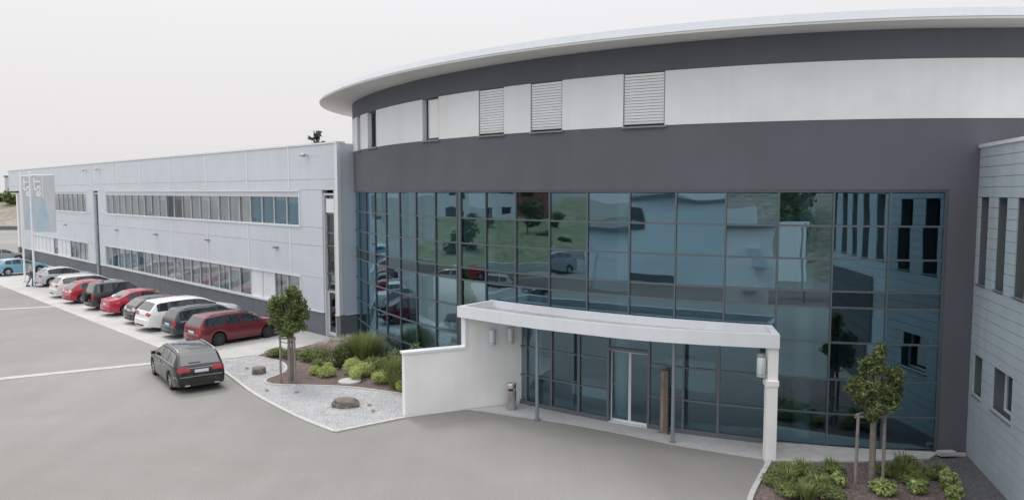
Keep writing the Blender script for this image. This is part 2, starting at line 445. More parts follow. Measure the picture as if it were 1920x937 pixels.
def strip_wall(mb, pts, w0, w1, z0, z1, mi=0):
    """wall/kerb along a 2D polyline, between sideways offsets w0 (right) and w1 (left)"""
    P = [np.array(p, float) for p in pts]; L_, R_ = [], []
    for k in range(len(P)):
        t = P[min(k+1, len(P)-1)] - P[max(k-1, 0)]; t = t/np.linalg.norm(t); nn = np.array([-t[1], t[0]])
        R_.append(P[k]+nn*w0); L_.append(P[k]+nn*w1)
    n = len(P); i = len(mb.v)
    for k in range(n):
        mb.v += [(*R_[k], z0), (*L_[k], z0), (*L_[k], z1), (*R_[k], z1)]
    for k in range(n-1):
        a, b = i+4*k, i+4*k+4
        for f in ((a, b, b+3, a+3), (a+1, a+2, b+2, b+1), (a+3, b+3, b+2, a+2), (a, a+1, b+1, b)):
            mb.f.append(f); mb.m.append(mi)
    mb.f.append((i, i+3, i+2, i+1)); mb.m.append(mi)
    e = i+4*(n-1); mb.f.append((e, e+1, e+2, e+3)); mb.m.append(mi)
# ------------------------------------------------------------------ the plan of the curved front
QX, QY, Q0, Q1, Q2, Q3 = 11.00813, 19.00038, 3.08844, -1.67586, 0.94639, -0.34982
QW = 1.34671
QL = QW*17.2
def theta(s):
    S = s/QL
    if S < 0: return Q0 + Q1*S*0.55
    if s > 24.5:
        Se = 24.5/QL
        return Q0+Q1*Se+Q2*Se**2+Q3*Se**3 - 0.10*(s-24.5)
    return Q0+Q1*S+Q2*S*S+Q3*S**3
_ds = 0.02
_ss = np.arange(-14, 46, _ds)
_i0 = int(round(14/_ds))
_pt = np.zeros((len(_ss), 2)); _pt[_i0] = (QX, QY)
for _i in range(_i0+1, len(_ss)):
    _t = theta(_ss[_i]-_ds/2); _pt[_i] = _pt[_i-1] + _ds*np.array([math.cos(_t), math.sin(_t)])
for _i in range(_i0-1, -1, -1):
    _t = theta(_ss[_i]+_ds/2); _pt[_i] = _pt[_i+1] - _ds*np.array([math.cos(_t), math.sin(_t)])
def FP(s, off=0.0):
    x = np.interp(s, _ss, _pt[:, 0]); y = np.interp(s, _ss, _pt[:, 1]); t = theta(s)
    return (x - math.sin(t)*off, y + math.cos(t)*off)
def F(s, off, z):
    p = FP(s, off); return (p[0], p[1], z)
def fband(mb, s0, s1, o0, o1, z0, z1, step=0.45, mi=0, mtop=None, mbot=None, lean=0.0):
    """curved box along the front; o0 inner, o1 outer offset (numbers or functions of s)"""
    n = max(1, int(math.ceil(abs(s1-s0)/step))); i = len(mb.v)
    g = lambda o, s: o(s) if callable(o) else o
    for k in range(n+1):
        s = s0+(s1-s0)*k/n
        mb.v += [F(s, g(o0, s), z0), F(s, g(o1, s), z0), F(s, g(o1, s)-lean, z1), F(s, g(o0, s), z1)]
    for k in range(n):
        a, b = i+4*k, i+4*k+4
        mb.f += [(a+1, a+2, b+2, b+1), (a, b, b+3, a+3), (a+2, a+3, b+3, b+2), (a, a+1, b+1, b)]
        mb.m += [mi, mi, mi if mtop is None else mtop, mi if mbot is None else mbot]
    e = i+4*n
    mb.f += [(i, i+3, i+2, i+1), (e, e+1, e+2, e+3)]; mb.m += [mi, mi]
def wb(mb, name, mats, root, parent=None, smooth=None):
    """build from world coordinates under an unrotated root"""
    ox, oy, oz = root.location
    mb.v = [(v[0]-ox, v[1]-oy, v[2]-oz) for v in mb.v]
    return mb.build(name, mats, parent or root, smooth)

# wing frame: x along the wing (away to the left), y out of its front wall, z up
WC = np.array([-8.02, 34.22]); WD = np.array([-math.sqrt(.5), math.sqrt(.5)]); WN = np.array([-math.sqrt(.5), -math.sqrt(.5)])
def W(s, o): return tuple(WC + WD*s + WN*o)

# ------------------------------------------------------------------ ground
g_ = MB(); g_.box(-900, 900, -900, 900, -1.0, 0.0)
ground = tag(g_.build('ground', 'asphalt'), kind='structure')

sheet('parking_strip', [W(0.1, 6.5), W(66, 6.5), W(66, 0.0), W(0.3, 0.0), (-7.2, 33.4), (-8.6, 31.0), (-11.4, 30.1)], 0.004, 'pavers')
# pale concrete drain strips across the yard
def gutter(a, b, w):
    a, b = np.array(a), np.array(b); t = (b-a)/np.linalg.norm(b-a); nn = np.array([-t[1], t[0]])*w/2
    nseg = int(np.linalg.norm(b-a)/1.0)
    root = sheet('drain_channel', [a-nn, b-nn, b+nn, a+nn], 0.005, 'joint')
    for k in range(nseg):
        p = a+t*(k*1.0+0.006); q = a+t*(k*1.0+0.994)
        m = MB(); m.hexa([(*(p-nn), .0055), (*(q-nn), .0055), (*(q+nn), .0055), (*(p+nn), .0055), (*(p-nn), .012), (*(q-nn), .012), (*(q+nn), .012), (*(p+nn), .012)])
        m.build('channel_stone', 'gutter', root)
gutter((-36.5, 16.8), (-13.05, 30.08), 0.42)
gutter((-52.0, 33.1), (-25.2, 45.1), 0.42)
gutter((-60.0, 45.6), (-35.6, 53.3), 0.36)
# kerb along the outer edge of the parking strip
k_ = MB(); strip_wall(k_, [W(0.3, 6.5), W(40, 6.5), W(66, 6.5)], -0.02, 0.10, 0.0, 0.008)
tag(k_.build('parking_edge', 'pavers'), kind='structure')

# gravel bed left of the porch
gk = smooth_poly([(-5.04, 20.80), (-6.47, 22.19), (-8.62, 24.70), (-10.74, 27.67), (-12.05, 29.30)], 6)
gk2 = smooth_poly([(-12.05, 29.30), (-12.0, 29.95), (-11.4, 30.25), (-10.7, 30.75)], 5)
gravel_poly = gk + gk2[1:] + [(-8.6, 30.2), (-4.2, 28.6), (-2.2, 25.6), (-2.0, 23.2), (-3.2, 22.25)]
sheet('gravel_bed', gravel_poly, 0.03, 'gravel')
kk = MB(); strip_wall(kk, gk + gk2[1:], -0.05, 0.07, 0.0, 0.05)
strip_wall(kk, [(-3.24, 22.13), (-5.04, 20.78)], -0.05, 0.07, 0.0, 0.0502)
tag(kk.build('bed_kerb', 'kerb'), kind='structure')
# bark mulch bed behind it
me_ = smooth_poly([(-3.2, 24.50), (-4.6, 25.15), (-5.77, 25.62), (-7.2, 25.83), (-8.45, 25.95), (-8.9, 26.6), (-8.6, 27.9), (-9.2, 29.4), (-10.6, 30.5)], 5)
mulch_poly = me_ + [(-10.5, 31.0), (-9.3, 32.2), (-8.3, 33.9), (-7.2, 34.0), FP(23.5, .12), FP(20, .12), FP(17, .12), FP(14.6, .12), (-2.3, 24.0)]
sheet('mulch_bed', mulch_poly, 0.045, 'mulch')
k3 = MB(); strip_wall(k3, me_, -0.03, 0.05, 0.02, 0.062)
tag(k3.build('mulch_edging', 'kerb'), kind='structure')

def inside(p, poly):
    x, y = p; c = False; n = len(poly)
    for i in range(n):
        x1, y1 = poly[i]; x2, y2 = poly[(i+1) % n]
        if (y1 > y) != (y2 > y) and x < (x2-x1)*(y-y1)/(y2-y1)+x1: c = not c
    return c
def scatter(name, poly, n, size, m, z, avoid=None, flat=0.6):
    """loose chips or pebbles: uncountable, so one object"""
    xs = [p[0] for p in poly]; ys = [p[1] for p in poly]; mb = MB(); c = 0
    while c < n:
        p = (rng.uniform(min(xs), max(xs)), rng.uniform(min(ys), max(ys)))
        if not inside(p, poly) or (avoid and inside(p, avoid)): continue
        c += 1
        s = size*rng.uniform(.5, 1.5); a = rng.uniform(0, 6.28); i = len(mb.v)
        for k in range(4):
            r = s*rng.uniform(.6, 1.2); mb.v.append((p[0]+r*math.cos(a+k*1.57), p[1]+r*math.sin(a+k*1.57), z))
        mb.v.append((p[0]+rng.uniform(-.3, .3)*s, p[1]+rng.uniform(-.3, .3)*s, z+s*flat))
        for k in range(4): mb.f.append((i+k, i+(k+1) % 4, i+4)); mb.m.append(0)
    return tag(mb.build(name, m), kind='stuff')
o = scatter('gravel_stones', gravel_poly, 9000, 0.022, 'pebble', 0.03, avoid=mulch_poly)
o = scatter('bark_chips', mulch_poly, 5000, 0.035, 'chip', 0.045, flat=0.45)

# paving under the porch
pav_front = smooth_poly([(-1.45, 23.02), (-0.7, 22.72), (0.0, 22.35), (1.45, 21.68), (2.89, 20.80), (4.35, 19.78), (5.5, 19.12), (6.45, 18.62)], 4)
sheet('entrance_paving', pav_front + [FP(4.2, -.05), FP(6, -.05), FP(8, -.05), FP(10, -.05), FP(11.8, -.05)], 0.02, 'cobble')
k4 = MB(); strip_wall(k4, pav_front, -0.04, 0.06, 0.0, 0.028)
tag(k4.build('paving_edge', 'kerb'), kind='structure')

# bed, slab and path at the right
rk = smooth_poly([(6.52, 18.38), (6.30, 17.98), (5.80, 17.06), (5.30, 16.08), (4.6, 14.4), (3.9, 12.4)], 5)
rbed = rk + [(8.6, 11.5), (9.3, 13.5), (9.85, 15.6), (10.2, 17.2), (10.45, 18.3), (8.6, 18.4), (6.6, 18.35)]
sheet('mulch_bed_right', rbed, 0.04, 'mulch')
k5 = MB(); strip_wall(k5, rk, -0.07, 0.05, 0.0, 0.09)
tag(k5.build('bed_kerb_right', 'kerb'), kind='structure')
scatter('bark_chips_right', rbed, 2600, 0.03, 'chip', 0.04, flat=0.45)
sheet('gravel_path', [(10.45, 18.55), (10.2, 17.2), (9.85, 15.6), (9.3, 13.5), (8.6, 11.5), (9.9, 11.5), (11.95, 19.0), (10.7, 19.05)], 0.03, 'dark_gravel')
slab = [(6.85, 19.72), (6.62, 18.33), (8.6, 18.28), (10.6, 18.50), (11.0, 18.86), (9.0, 19.22), (7.6, 19.55)]
b_ = MB(); b_.prism(slab, 0.0, 0.075); tag(b_.build('concrete_apron', 'concrete'), kind='structure')
b_ = MB(); b_.prism([(7.0, 19.80), (7.0, 19.66), (9.0, 19.17), (11.2, 18.84), (11.75, 18.86), (11.75, 18.98), (11.0, 19.02), (9.6, 19.16), (8.3, 19.42)], 0.0, 0.09)
tag(b_.build('drain_strip', 'dark_gravel'), kind='structure')
b_ = MB(); strip_wall(b_, [(7.0, 19.63), (9.0, 19.14), (11.3, 18.80), (11.7, 18.80)], -.035, .035, 0, .105)
tag(b_.build('apron_edging', 'kerb'), kind='structure')

# ------------------------------------------------------------------ curved main building
BR = (3.0, 27.0, 0.0)
main = thing('office_building', 'curved dark grey and white office building with tall blue glass front', 'building', BR)
ROWS = [0.10, 0.97, 1.89, 2.87, 3.80, 4.22, 5.06, 5.925, 6.80]
MULS = [k*QW for k in range(0, 11)] + [14.76, 14.96] + [k*QW+0.1 for k in range(12, 20)]
SEND = 25.75
def fb(name, m, *a, parent=None, smooth=30, **k):
    mb = MB(); fband(mb, *a, **k); return wb(mb, name, m, main, parent, smooth)
fb('wall_band', 'dark_render', -8, 36, -0.35, 0.06, 6.86, 8.65)
fb('wall_band', 'dark_render', -8, 36, -0.35, 0.062, 10.13, 10.86)
fb('wall_pier', 'dark_render', -2.2, -0.06, -0.35, 0.058, 0.0, 6.86)
fb('wall_band', 'dark_render', SEND+.05, 36, -0.35, 0.058, 0.0, 6.86)
# windows of the white storey (open intervals between plaster panels)
WINS = [(7.08, 8.30, 'shut'), (10.30, 11.48, 'shut'), (12.58, 13.74, 'shut'), (15.92, 16.98, 'open'), (21.16, 22.32, 'bare'), (23.55, 24.2, 'bare'), (26.0, 27.2, 'bare')]
edges = [-8.0]
for a, b, _ in WINS: edges += [a, b]
edges.append(36.0)
for k in range(0, len(edges), 2):
    fb('white_panel', 'white_render', edges[k], edges[k+1], -0.35, 0.075, 8.65, 10.13)
zw0, zw1 = 8.65, 10.13
for a, b, kind in WINS:
    wroot = None
    mb = MB()
    fband(mb, a, a+.06, -.30, -.10, zw0, zw1); fband(mb, b-.06, b, -.30, -.10, zw0, zw1)
    fband(mb, a+.06, b-.06, -.30, -.10, zw1-.06, zw1); fband(mb, a+.06, b-.06, -.30, -.10, zw0, zw0+.07)
    win = wb(mb, 'window', 'dark_frame', main)
    mb = MB(); mb.hexa([F(b-.06, -.17, zw0+.07), F(a+.06, -.17, zw0+.07), F(a+.06, -.19, zw0+.07), F(b-.06, -.19, zw0+.07), F(b-.06, -.17, zw1-.06), F(a+.06, -.17, zw1-.06), F(a+.06, -.19, zw1-.06), F(b-.06, -.19, zw1-.06)], 1, 0)
    wb(mb, 'pane', ['glass_window', 'glass_back'], main, win)
    mb = MB(); fband(mb, a-.05, b+.03, -.1, .13, zw0-.05, zw0-.001)
    wb(mb, 'sill', 'sill_dark', main, win)
    if kind in ('shut', 'half'):
        mb = MB(); n = 17
        for q in range(n):
            z = zw0+.06+(zw1-zw0-.07)*q/n
            zz = z+(zw1-zw0-.07)/n*0.80
            for (s0_, s1_) in ((a+.03, b-.03),):
                p = [F(s1_, .035, z), F(s0_, .035, z), F(s0_, .062, zz), F(s1_, .062, zz)]
                mb.quad(*p)
                mb.quad(F(s1_, .062, zz), F(s0_, .062, zz), F(s0_, .02, zz+.006), F(s1_, .02, zz+.006))
        ob = wb(mb, 'blind', 'blind', main, win)
        ob['kind'] = 'stuff'
        for ss_ in (a+.002, b-.028):
            mb = MB(); fband(mb, ss_, ss_+.026, -.09, .05, zw0+.0, zw1); wb(mb, 'guide_rail', 'frame', main, win)
    elif kind == 'open':
        mb = MB(); mb.hexa([F(b-.1, -.06, zw0+.1), F(a+.35, -.06, zw0+.1), F(a+.35, -.08, zw0+.1), F(b-.1, -.08, zw0+.1), F(b-.1, -.06, zw1-.1), F(a+.35, -.06, zw1-.1), F(a+.35, -.08, zw1-.1), F(b-.1, -.08, zw1-.1)])
        mb = MB(); fband(mb, b-.40, b-.34, -.20, .03, zw0+.05, zw1-.05); wb(mb, 'casement', 'window_frame', main, win)
        mb = MB(); fband(mb, a+.02, b-.40, .0, .02, zw0+.06, zw1-.05); wb(mb, 'blind_or_sky_pane', 'white', main, win)  # white sheet: the open pane's bright sky reflection put into its colour
        mb = MB(); fband(mb, a, a+.045, -.05, .05, zw0+.02, zw1-.02); fband(mb, a+.045, b-.40, -.05, .05, zw1-.06, zw1-.02); fband(mb, a+.045, b-.40, -.05, .05, zw0+.02, zw0+.07); wb(mb, 'casement', 'dark_frame', main, win)
# roof slab: overhanging soffit, white rim
over = lambda s: 1.08 + 0.45*min(max((s-4)/20.0, 0), 1)
mb = MB(); fband(mb, -8, 37, -7.0, over, 10.87, 10.93)
wb(mb, 'soffit', 'soffit', main, None, 30)
mb = MB(); fband(mb, -8, 37, lambda s: over(s)-0.25, lambda s: over(s)+0.015, 10.932, 11.14, lean=.06)
rim = wb(mb, 'roof_rim', 'rim_white', main, None, 30)
mb = MB(); fband(mb, -8, 37, -7.0, lambda s: over(s)-0.26, 10.94, 11.12)
wb(mb, 'roof', 'stone_pale', main, None, 30)

# glazed front
cw = fb('curtain_wall', 'mullion', -0.06, SEND, -0.12, 0.03, 6.80, 6.858)      # head rail carries the grid
fb('base_rail', 'mullion', -0.06, 4.10, -0.14, 0.05, 0.0, 0.10, parent=cw)
fb('base_rail', 'mullion', 12.05, SEND, -0.14, 0.05, 0.0, 0.10, parent=cw)
PORCH0, PORCH1 = 3*QW, 9*QW
for k, s in enumerate(MULS):
    z0 = 2.9 if PORCH0 + .05 < s < PORCH1 - .05 else 0.10
    wd = 0.023
    fb('mullion', 'mullion', s-wd, s+wd, -0.10, 0.045, z0, 6.80, parent=cw, step=1)
fb('mullion', 'mullion', 14.785, 14.935, -0.11, 0.02, 0.10, 6.80, parent=cw, step=1)
fb('mullion', 'mullion', SEND-.06, SEND, -0.10, 0.045, 0.10, 6.80, parent=cw, step=1)
fb('mullion', 'mullion', -0.06, -0.03, -0.10, 0.046, 0.10, 6.80, parent=cw, step=1)
cells = []
for k in range(len(MULS)-1):
    if MULS[k+1]-MULS[k] > 0.4: cells.append((MULS[k], MULS[k+1]))
for (a, b) in cells + [(MULS[-1], SEND-.03)]:
    inp = a > PORCH0-.1 and b < PORCH1+.1
    if b-a < .35: continue
    for r in range(8):
        z0, z1 = ROWS[r], ROWS[r+1]
        if inp and z1 < 2.95: continue
        # transom above each row
        if r < 7: fb('transom', 'mullion', a+.028, b-.028, -0.09, 0.035, z1-.024, z1+.024, parent=cw, step=1.4)
        za, zb = z0+.024, z1-.024
        if r == 0: za = z0
        t = [rng.normal(0, .0022) for _ in range(3)]
        o1, o2, o3, o4 = t[0]+t[1], t[0]-t[1], -t[0]-t[1], -t[0]+t[1]
        sp = (r == 4)
        mb = MB()
        a_, b_2 = a+.03, b-.03
        mb.hexa([F(b_2, o1, za), F(a_, o2, za), F(a_, o2-.02, za), F(b_2, o1-.02, za), F(b_2, o4, zb), F(a_, o3, zb), F(a_, o3-.02, zb), F(b_2, o4-.02, zb)], 1, 0)
        wb(mb, 'pane', ['spandrel' if sp else 'glass', 'glass_back'], main, cw)
# inside: floors, columns, rear wall
fb('floor_slab', ['interior'], -2, 30, -7.0, -0.14, 3.82, 4.20)
fb('inner_floor', ['floor_in'], -2, 30, -7.0, -0.14, 0.0, 0.055)
fb('ceiling', ['interior'], -2, 30, -7.0, -0.36, 6.90, 7.0)
fb('rear_wall', ['interior'], -8, 36, -7.3, -7.0, 0.0, 10.86, step=1.0)
fb('end_wall', ['interior_dark'], -2.35, -2.2, -7.0, -.36, 0.0, 6.9)
fb('partition', ['interior_dark'], 1.2, 3.6, -4.6, -4.45, 0.055, 3.82)
fb('partition', ['interior'], 12.4, 12.55, -7.0, -1.6, 0.055, 3.82)
fb('partition', ['interior'], 17.5, 24.0, -3.2, -3.05, 4.2, 6.9)
for s in (3.25, 8.55, 13.9, 19.2):
    p = FP(s, -.75)
    mb = MB(); mb.lathe([(0.0, 0.056), (.24, .056), (.24, 3.82)], 20, c=(p[0], p[1], 0)); wb(mb, 'column', 'column_in', main, None, 40)
    mb = MB(); mb.lathe([(.24, 4.2), (.24, 6.9)], 20, c=(p[0], p[1], 0)); wb(mb, 'column', 'column_in', main, None, 40)
# stair flight behind the glass at the right
mb = MB()
for q in range(11):
    s0_ = 1.9+q*.0; p0 = 3.0-q*.26
    fband(mb, p0-.3, p0, -2.6, -1.7, .055+q*.17, .10+q*.17, step=1)
wb(mb, 'stair', 'column_in', main)
# lobby furniture: desk and bench seen through the doors
mb = MB(); fband(mb, 6.4, 8.6, -5.2, -4.5, .055, 1.1); wb(mb, 'reception_desk', 'column_in', main)
mb = MB(); fband(mb, 9.6, 11.2, -2.6, -1.9, .055, .48); wb(mb, 'lobby_bench', 'white', main)

# entrance glazing: same rows, own uprights, sliding door in the middle
es = [4.14, 5.48, 6.44, 7.44, 8.70, 9.68, 10.68, 11.66, 12.08]
eg = fb('entrance_screen', 'frame', 4.10, 12.10, -0.11, 0.05, 2.825, 2.915)
fb('base_rail', 'frame', 4.10, 7.40, -.11, .05, 0.02, .15, parent=eg)
fb('base_rail', 'frame', 8.74, 12.10, -.11, .05, 0.02, .15, parent=eg)
for s in es[:-1]:
    fb('mullion', 'frame', s-.032, s+.032, -.12, .05, .15 if s not in (7.44, 8.70) else 0.02, 2.825, parent=eg, step=1)
for k in range(len(es)-1):
    a, b = es[k]+.033, es[k+1]-.033
    if k == 3:
        rows = [(2.26, 2.825)]
        fb('door_header', 'frame', a, b, -.2, .06, 2.18, 2.26, parent=eg)
    else:
        rows = [(.15, .97), (.97, 1.89), (1.89, 2.825)] if k != 4 else [(.15, .97), (.97, 1.89), (1.89, 2.50), (2.50, 2.825)]
        for z in [r_[1] for r_ in rows[:-1]]:
            fb('transom', 'frame', a, b, -.10, .035, z-.022, z+.022, parent=eg, step=1)
    for (z0, z1) in rows:
        t = rng.normal(0, .0015, 2)
        mb = MB(); mb.hexa([F(b, t[0], z0), F(a, t[1], z0), F(a, t[1]-.02, z0), F(b, t[0]-.02, z0), F(b, -t[1], z1), F(a, -t[0], z1), F(a, -t[0]-.02, z1), F(b, -t[1]-.02, z1)], 1, 0)
        wb(mb, 'pane', ['glass_entry', 'glass_back'], main, eg)
a, b = 7.44+.033, 8.70-.033; mid = (a+b)/2
for (s0_, s1_) in ((a, mid-.004), (mid+.004, b)):
    mb = MB()
    for (p0, p1, z0, z1) in ((s0_, s0_+.035, .04, 2.18), (s1_-.035, s1_, .04, 2.18), (s0_+.035, s1_-.035, .04, .10), (s0_+.035, s1_-.035, 2.12, 2.18)):
        fband(mb, p0, p1, -.16, -.11, z0, z1)
    dr = wb(mb, 'sliding_door', 'white_metal', main)
    mb = MB(); mb.hexa([F(s1_-.035, -.13, .10), F(s0_+.035, -.13, .10), F(s0_+.035, -.145, .10), F(s1_-.035, -.145, .10), F(s1_-.035, -.13, 2.12), F(s0_+.035, -.13, 2.12), F(s0_+.035, -.145, 2.12), F(s1_-.035, -.145, 2.12)], 1, 0)
    wb(mb, 'pane', ['glass_entry', 'glass_back'], main, dr)
fb('threshold', 'white_metal', a, b, -.20, .06, .021, .04)

# ------------------------------------------------------------------ entrance porch
porch = thing('entrance_porch', 'white entrance porch with curved flat canopy, side walls and two slim columns', 'porch', (2.6, 20.6, 0.0))
cf = smooth_poly([(-1.71, 23.08), (0.26, 21.37), (1.75, 20.32), (3.12, 19.49), (4.43, 18.94), (5.72, 18.56), (6.66, 18.34)], 5)
cback = [FP(s, .10) for s in np.linspace(4.2, 13.1, 24)]
full = cf + cback
mb = MB(); mb.prism(full, 2.93, 3.06); canopy = wb(mb, 'canopy', 'white_metal', porch)
mb = MB(); strip_wall(mb, cf, -.004, .16, 2.925, 3.27); wb(mb, 'front_fascia', 'white_metal', porch, canopy)
mb = MB(); strip_wall(mb, cback, .0, .13, 3.06, 3.275); wb(mb, 'rear_rim', 'white_metal', porch, canopy)
mb = MB(); strip_wall(mb, [cf[-1], (6.95, 19.75)], .0, .16, 2.926, 3.268); wb(mb, 'side_rim', 'white_metal', porch, canopy)
mb = MB(); strip_wall(mb, [cback[-1], cf[0]], .0, .16, 2.926, 3.268); wb(mb, 'side_rim', 'white_metal', porch, canopy)
sheet_p = MB(); sheet_p.poly([(p[0], p[1], 3.066) for p in full]); wb(sheet_p, 'canopy_deck', 'concrete', porch, canopy)
for (x, y) in ((0.75, 21.92), (4.37, 19.87)):
    mb = MB(); mb.lathe([(0, .02), (.10, .02), (.10, .035), (.052, .036), (.052, 2.93)], 16, c=(x, y, 0)); wb(mb, 'column', 'grey_steel', porch, None, 40)
wl_ = smooth_poly([(-3.24, 22.19), (-2.35, 22.62), (-1.43, 23.03)], 4)
wh_ = smooth_poly([(-1.43, 23.03), (-0.5, 23.40), (0.46, 23.74)], 4)
mb = MB(); strip_wall(mb, wl_, 0.0, .26, 0.0, 1.93); wb(mb, 'low_wall', 'porch_white', porch, None, 30)
mb = MB(); strip_wall(mb, [(-3.29, 22.167)] + wl_[1:], -.035, .295, 1.93, 2.0); wb(mb, 'wall_coping', 'white_metal', porch, None, 30)
mb = MB(); strip_wall(mb, wh_, -.001, .26, 0.0, 2.93); wb(mb, 'side_wall', 'porch_white', porch, None, 30)
mb = MB(); strip_wall(mb, [(-1.47, 23.005), (-1.40, 23.04)], -.03, .29, 2.0, 2.93); wb(mb, 'wall_trim', 'white_metal', porch)
# right side wall ending in a pier
mb = MB(); mb.prism([(6.42, 18.66), (6.40, 18.42), (6.66, 18.38), (6.72, 18.62), (7.03, 19.78), (6.84, 19.84)], 0.0, 1.95); wb(mb, 'pier', 'porch_white', porch)
mb = MB(); mb.prism([(6.39, 18.70), (6.38, 18.40), (6.68, 18.36), (6.74, 18.64), (7.04, 19.78), (6.82, 19.84)], 1.95, 2.08); wb(mb, 'pier_collar', 'porch_white', porch)
mb = MB(); mb.prism([(6.44, 18.70), (6.43, 18.46), (6.67, 18.42), (6.73, 18.64), (7.03, 19.78), (6.84, 19.84)], 2.08, 2.93); wb(mb, 'pier', 'porch_white', porch)

# wall lamps, bin, stele
def wall_lamp(x, y, z, ang, label, group):
    t = thing('wall_lamp', label, 'lamp', (x, y, z), ang, group)
    mb = MB(); mb.lathe([(0, 0), (.10, 0), (.11, .02), (.11, .47), (.10, .49), (0, .49)], 18, c=(0, -.15, 0)); mb.build('shade', 'lamp_white', t, 30)
    boxobj('bracket', 'grey_steel', t, -.04, .04, -.05, 0.0, .12, .30)
    mb = MB(); mb.lathe([(.112, .06), (.112, .075)], 18, c=(0, -.15, 0)); mb.build('ring', 'grey_steel', t, 30)
wa = math.atan2(.74, 1.86)
def onwall(t): return (-1.43+1.89*t+.0, 23.03+.71*t+.012*0)
p = onwall(.40); wall_lamp(p[0]+.0, p[1]+.02, 2.02, wa, 'white cylinder wall lamp beside the porch entrance, nearer the outer wall edge', 'wall lamps on porch left wall')
p = onwall(.70); wall_lamp(p[0]+.0, p[1]+.02, 2.02, wa, 'white cylinder wall lamp beside the porch entrance, nearer the glass', 'wall lamps on porch left wall')
wall_lamp(6.44, 18.55, 2.16, R(-98), 'white cylinder wall lamp on the front edge of the right porch pier', 'wall lamps on porch right pier')
wall_lamp(6.60, 19.02, 2.16, R(-104), 'white cylinder wall lamp on the right porch pier, further back by the glass', 'wall lamps on porch right pier')
t = thing('ash_bin', 'round stainless steel ashtray bin standing by the white porch wall', 'bin', (-0.02, 22.99, .024))
mb = MB(); mb.lathe([(0, 0), (.15, 0), (.155, .01), (.155, .60), (0, .60)], 24); mb.build('body', 'steel', t, 35)
mb = MB(); mb.lathe([(.13, .60), (.13, .68)], 24); mb.build('opening', 'trim_black', t, 35)
for an in (0.6, 2.2, 3.8, 5.4):
    boxobj('strut', 'steel', t, .13*math.cos(an)-.018, .13*math.cos(an)+.018, .13*math.sin(an)-.018, .13*math.sin(an)+.018, .60, .68)
mb = MB(); mb.lathe([(0, .68), (.155, .68), (.155, .80), (.14, .83), (0, .83)], 24); mb.build('lid', 'steel', t, 35)
t = thing('entry_stele', 'tall narrow brown metal intercom stele in front of the sliding door', 'stele', (4.30, 20.66, .022), R(-30))
mb = MB(); mb.box(-.11, .11, -.06, .06, .03, 1.80); mb.build('body', 'bronze', t)
mb = MB(); mb.box(-.085, -.01, -.066, -.0605, .05, 1.75); mb.build('front_strip', 'wood_grey', t)
mb = MB(); mb.box(-.06, .02, -.075, -.0665, 1.30, 1.48); mb.build('call_panel', 'frame', t)
mb = MB(); mb.box(-.17, .17, -.13, .13, 0.0, .03); mb.build('base_plate', 'steel', t)
# ------------------------------------------------------------------ long wing at the left
wing = thing('office_wing', 'long pale grey metal-clad office wing with ribbon windows and dark plinth', 'building', (WC[0], WC[1], 0), R(135))
SEAM = [-0.10, 4.33, 8.90, 14.19, 19.68, 25.06, 30.66, 36.05, 41.6, 47.3, 53.0, 58.6, 64.4]
OPEN = [(0.27, 1.27, 0.0, 6.78), (34.60, 35.75, 0.0, 6.75), (3.32, 32.62, 5.12, 6.90), (37.45, 57.2, 5.12, 6.90), (3.36, 33.2, 1.12, 2.72), (37.45, 56.0, 1.12, 2.72), (60.0, 64.5, 0.0, 6.72)]
ZR = [1.12, 2.72, 4.25, 5.12, 6.90, 7.40, 9.02]
def cut(a, b, z0, z1):
    iv = [(a, b)]
    for (o0, o1, q0, q1) in OPEN:
        if min(z1, q1)-max(z0, q0) < 0.1: continue
        nv = []
        for (p, q) in iv:
            if o1 <= p or o0 >= q: nv.append((p, q)); continue
            if o0 > p: nv.append((p, o0))
            if o1 < q: nv.append((o1, q))
        iv = nv
    return [(p, q) for p, q in iv if q-p > 0.03]
for r in range(len(ZR)-1):
    z0, z1 = ZR[r], ZR[r+1]
    if r in (3,):
        zz0, zz1 = z0, z1
    for (p, q) in cut(SEAM[0], SEAM[-1], z0, z1):
        boxobj('backing_wall', 'joint', wing, p+.004, q-.004, -.30, -.125, z0, z1)
    for k in range(len(SEAM)-1):
        for (p, q) in cut(SEAM[k], SEAM[k+1], z0, z1):
            boxobj('cladding_panel', 'wing_panel', wing, p+.006, q-.006, -.12, rng.uniform(-.004, .004), z0+.006, z1-.006)
for k, s in enumerate(SEAM[1:-1]):
    for (z0, z1) in ((2.76, 5.06), (6.96, 9.0), (1.14, 2.70), (5.14, 6.88)):
        if not cut(s-.06, s+.06, z0, z1) or len(cut(s-.06, s+.06, z0, z1)) != 1 or cut(s-.06, s+.06, z0, z1)[0][1]-cut(s-.06, s+.06, z0, z1)[0][0] < .11: continue
        boxobj('joint_cover', 'wing_trim', wing, s-.055, s+.055, -.05, .03, z0, z1)
for (p, q) in cut(-.10, 60.0, 0.2, 1.1):
    boxobj('plinth', 'plinth', wing, p, q, -.30, -.03, 0.0, 1.10)
for (p, q) in cut(-.10, 60.0, 0.2, 1.1):
    boxobj('plinth_cap', 'wing_trim', wing, p, q, -.10, .035, 1.085, 1.135)
boxobj('parapet_cap', 'wing_trim', wing, -.14, 64.45, -.40, .05, 9.02, 9.10)
boxobj('roof', 'stone_pale', wing, 1.2, 64.3, -14.0, -.41, 8.75, 8.85)
boxobj('corner_trim', 'wing_trim', wing, -.125, .10, -.16, .025, 1.14, 9.02)
boxobj('end_panel', 'wing_panel', wing, -.101, -.02, -1.6, -.161, 1.14, 9.02)
boxobj('end_plinth', 'plinth', wing, -.097, .0, -1.6, -.301, 0.0, 1.10)
boxobj('end_plinth_cap', 'wing_trim', wing, -.135, .0, -1.6, -.301, 1.101, 1.139)
boxobj('far_wall', 'wing_panel', wing, 59.7, 60.0, -14, -.31, 0.0, 6.72)
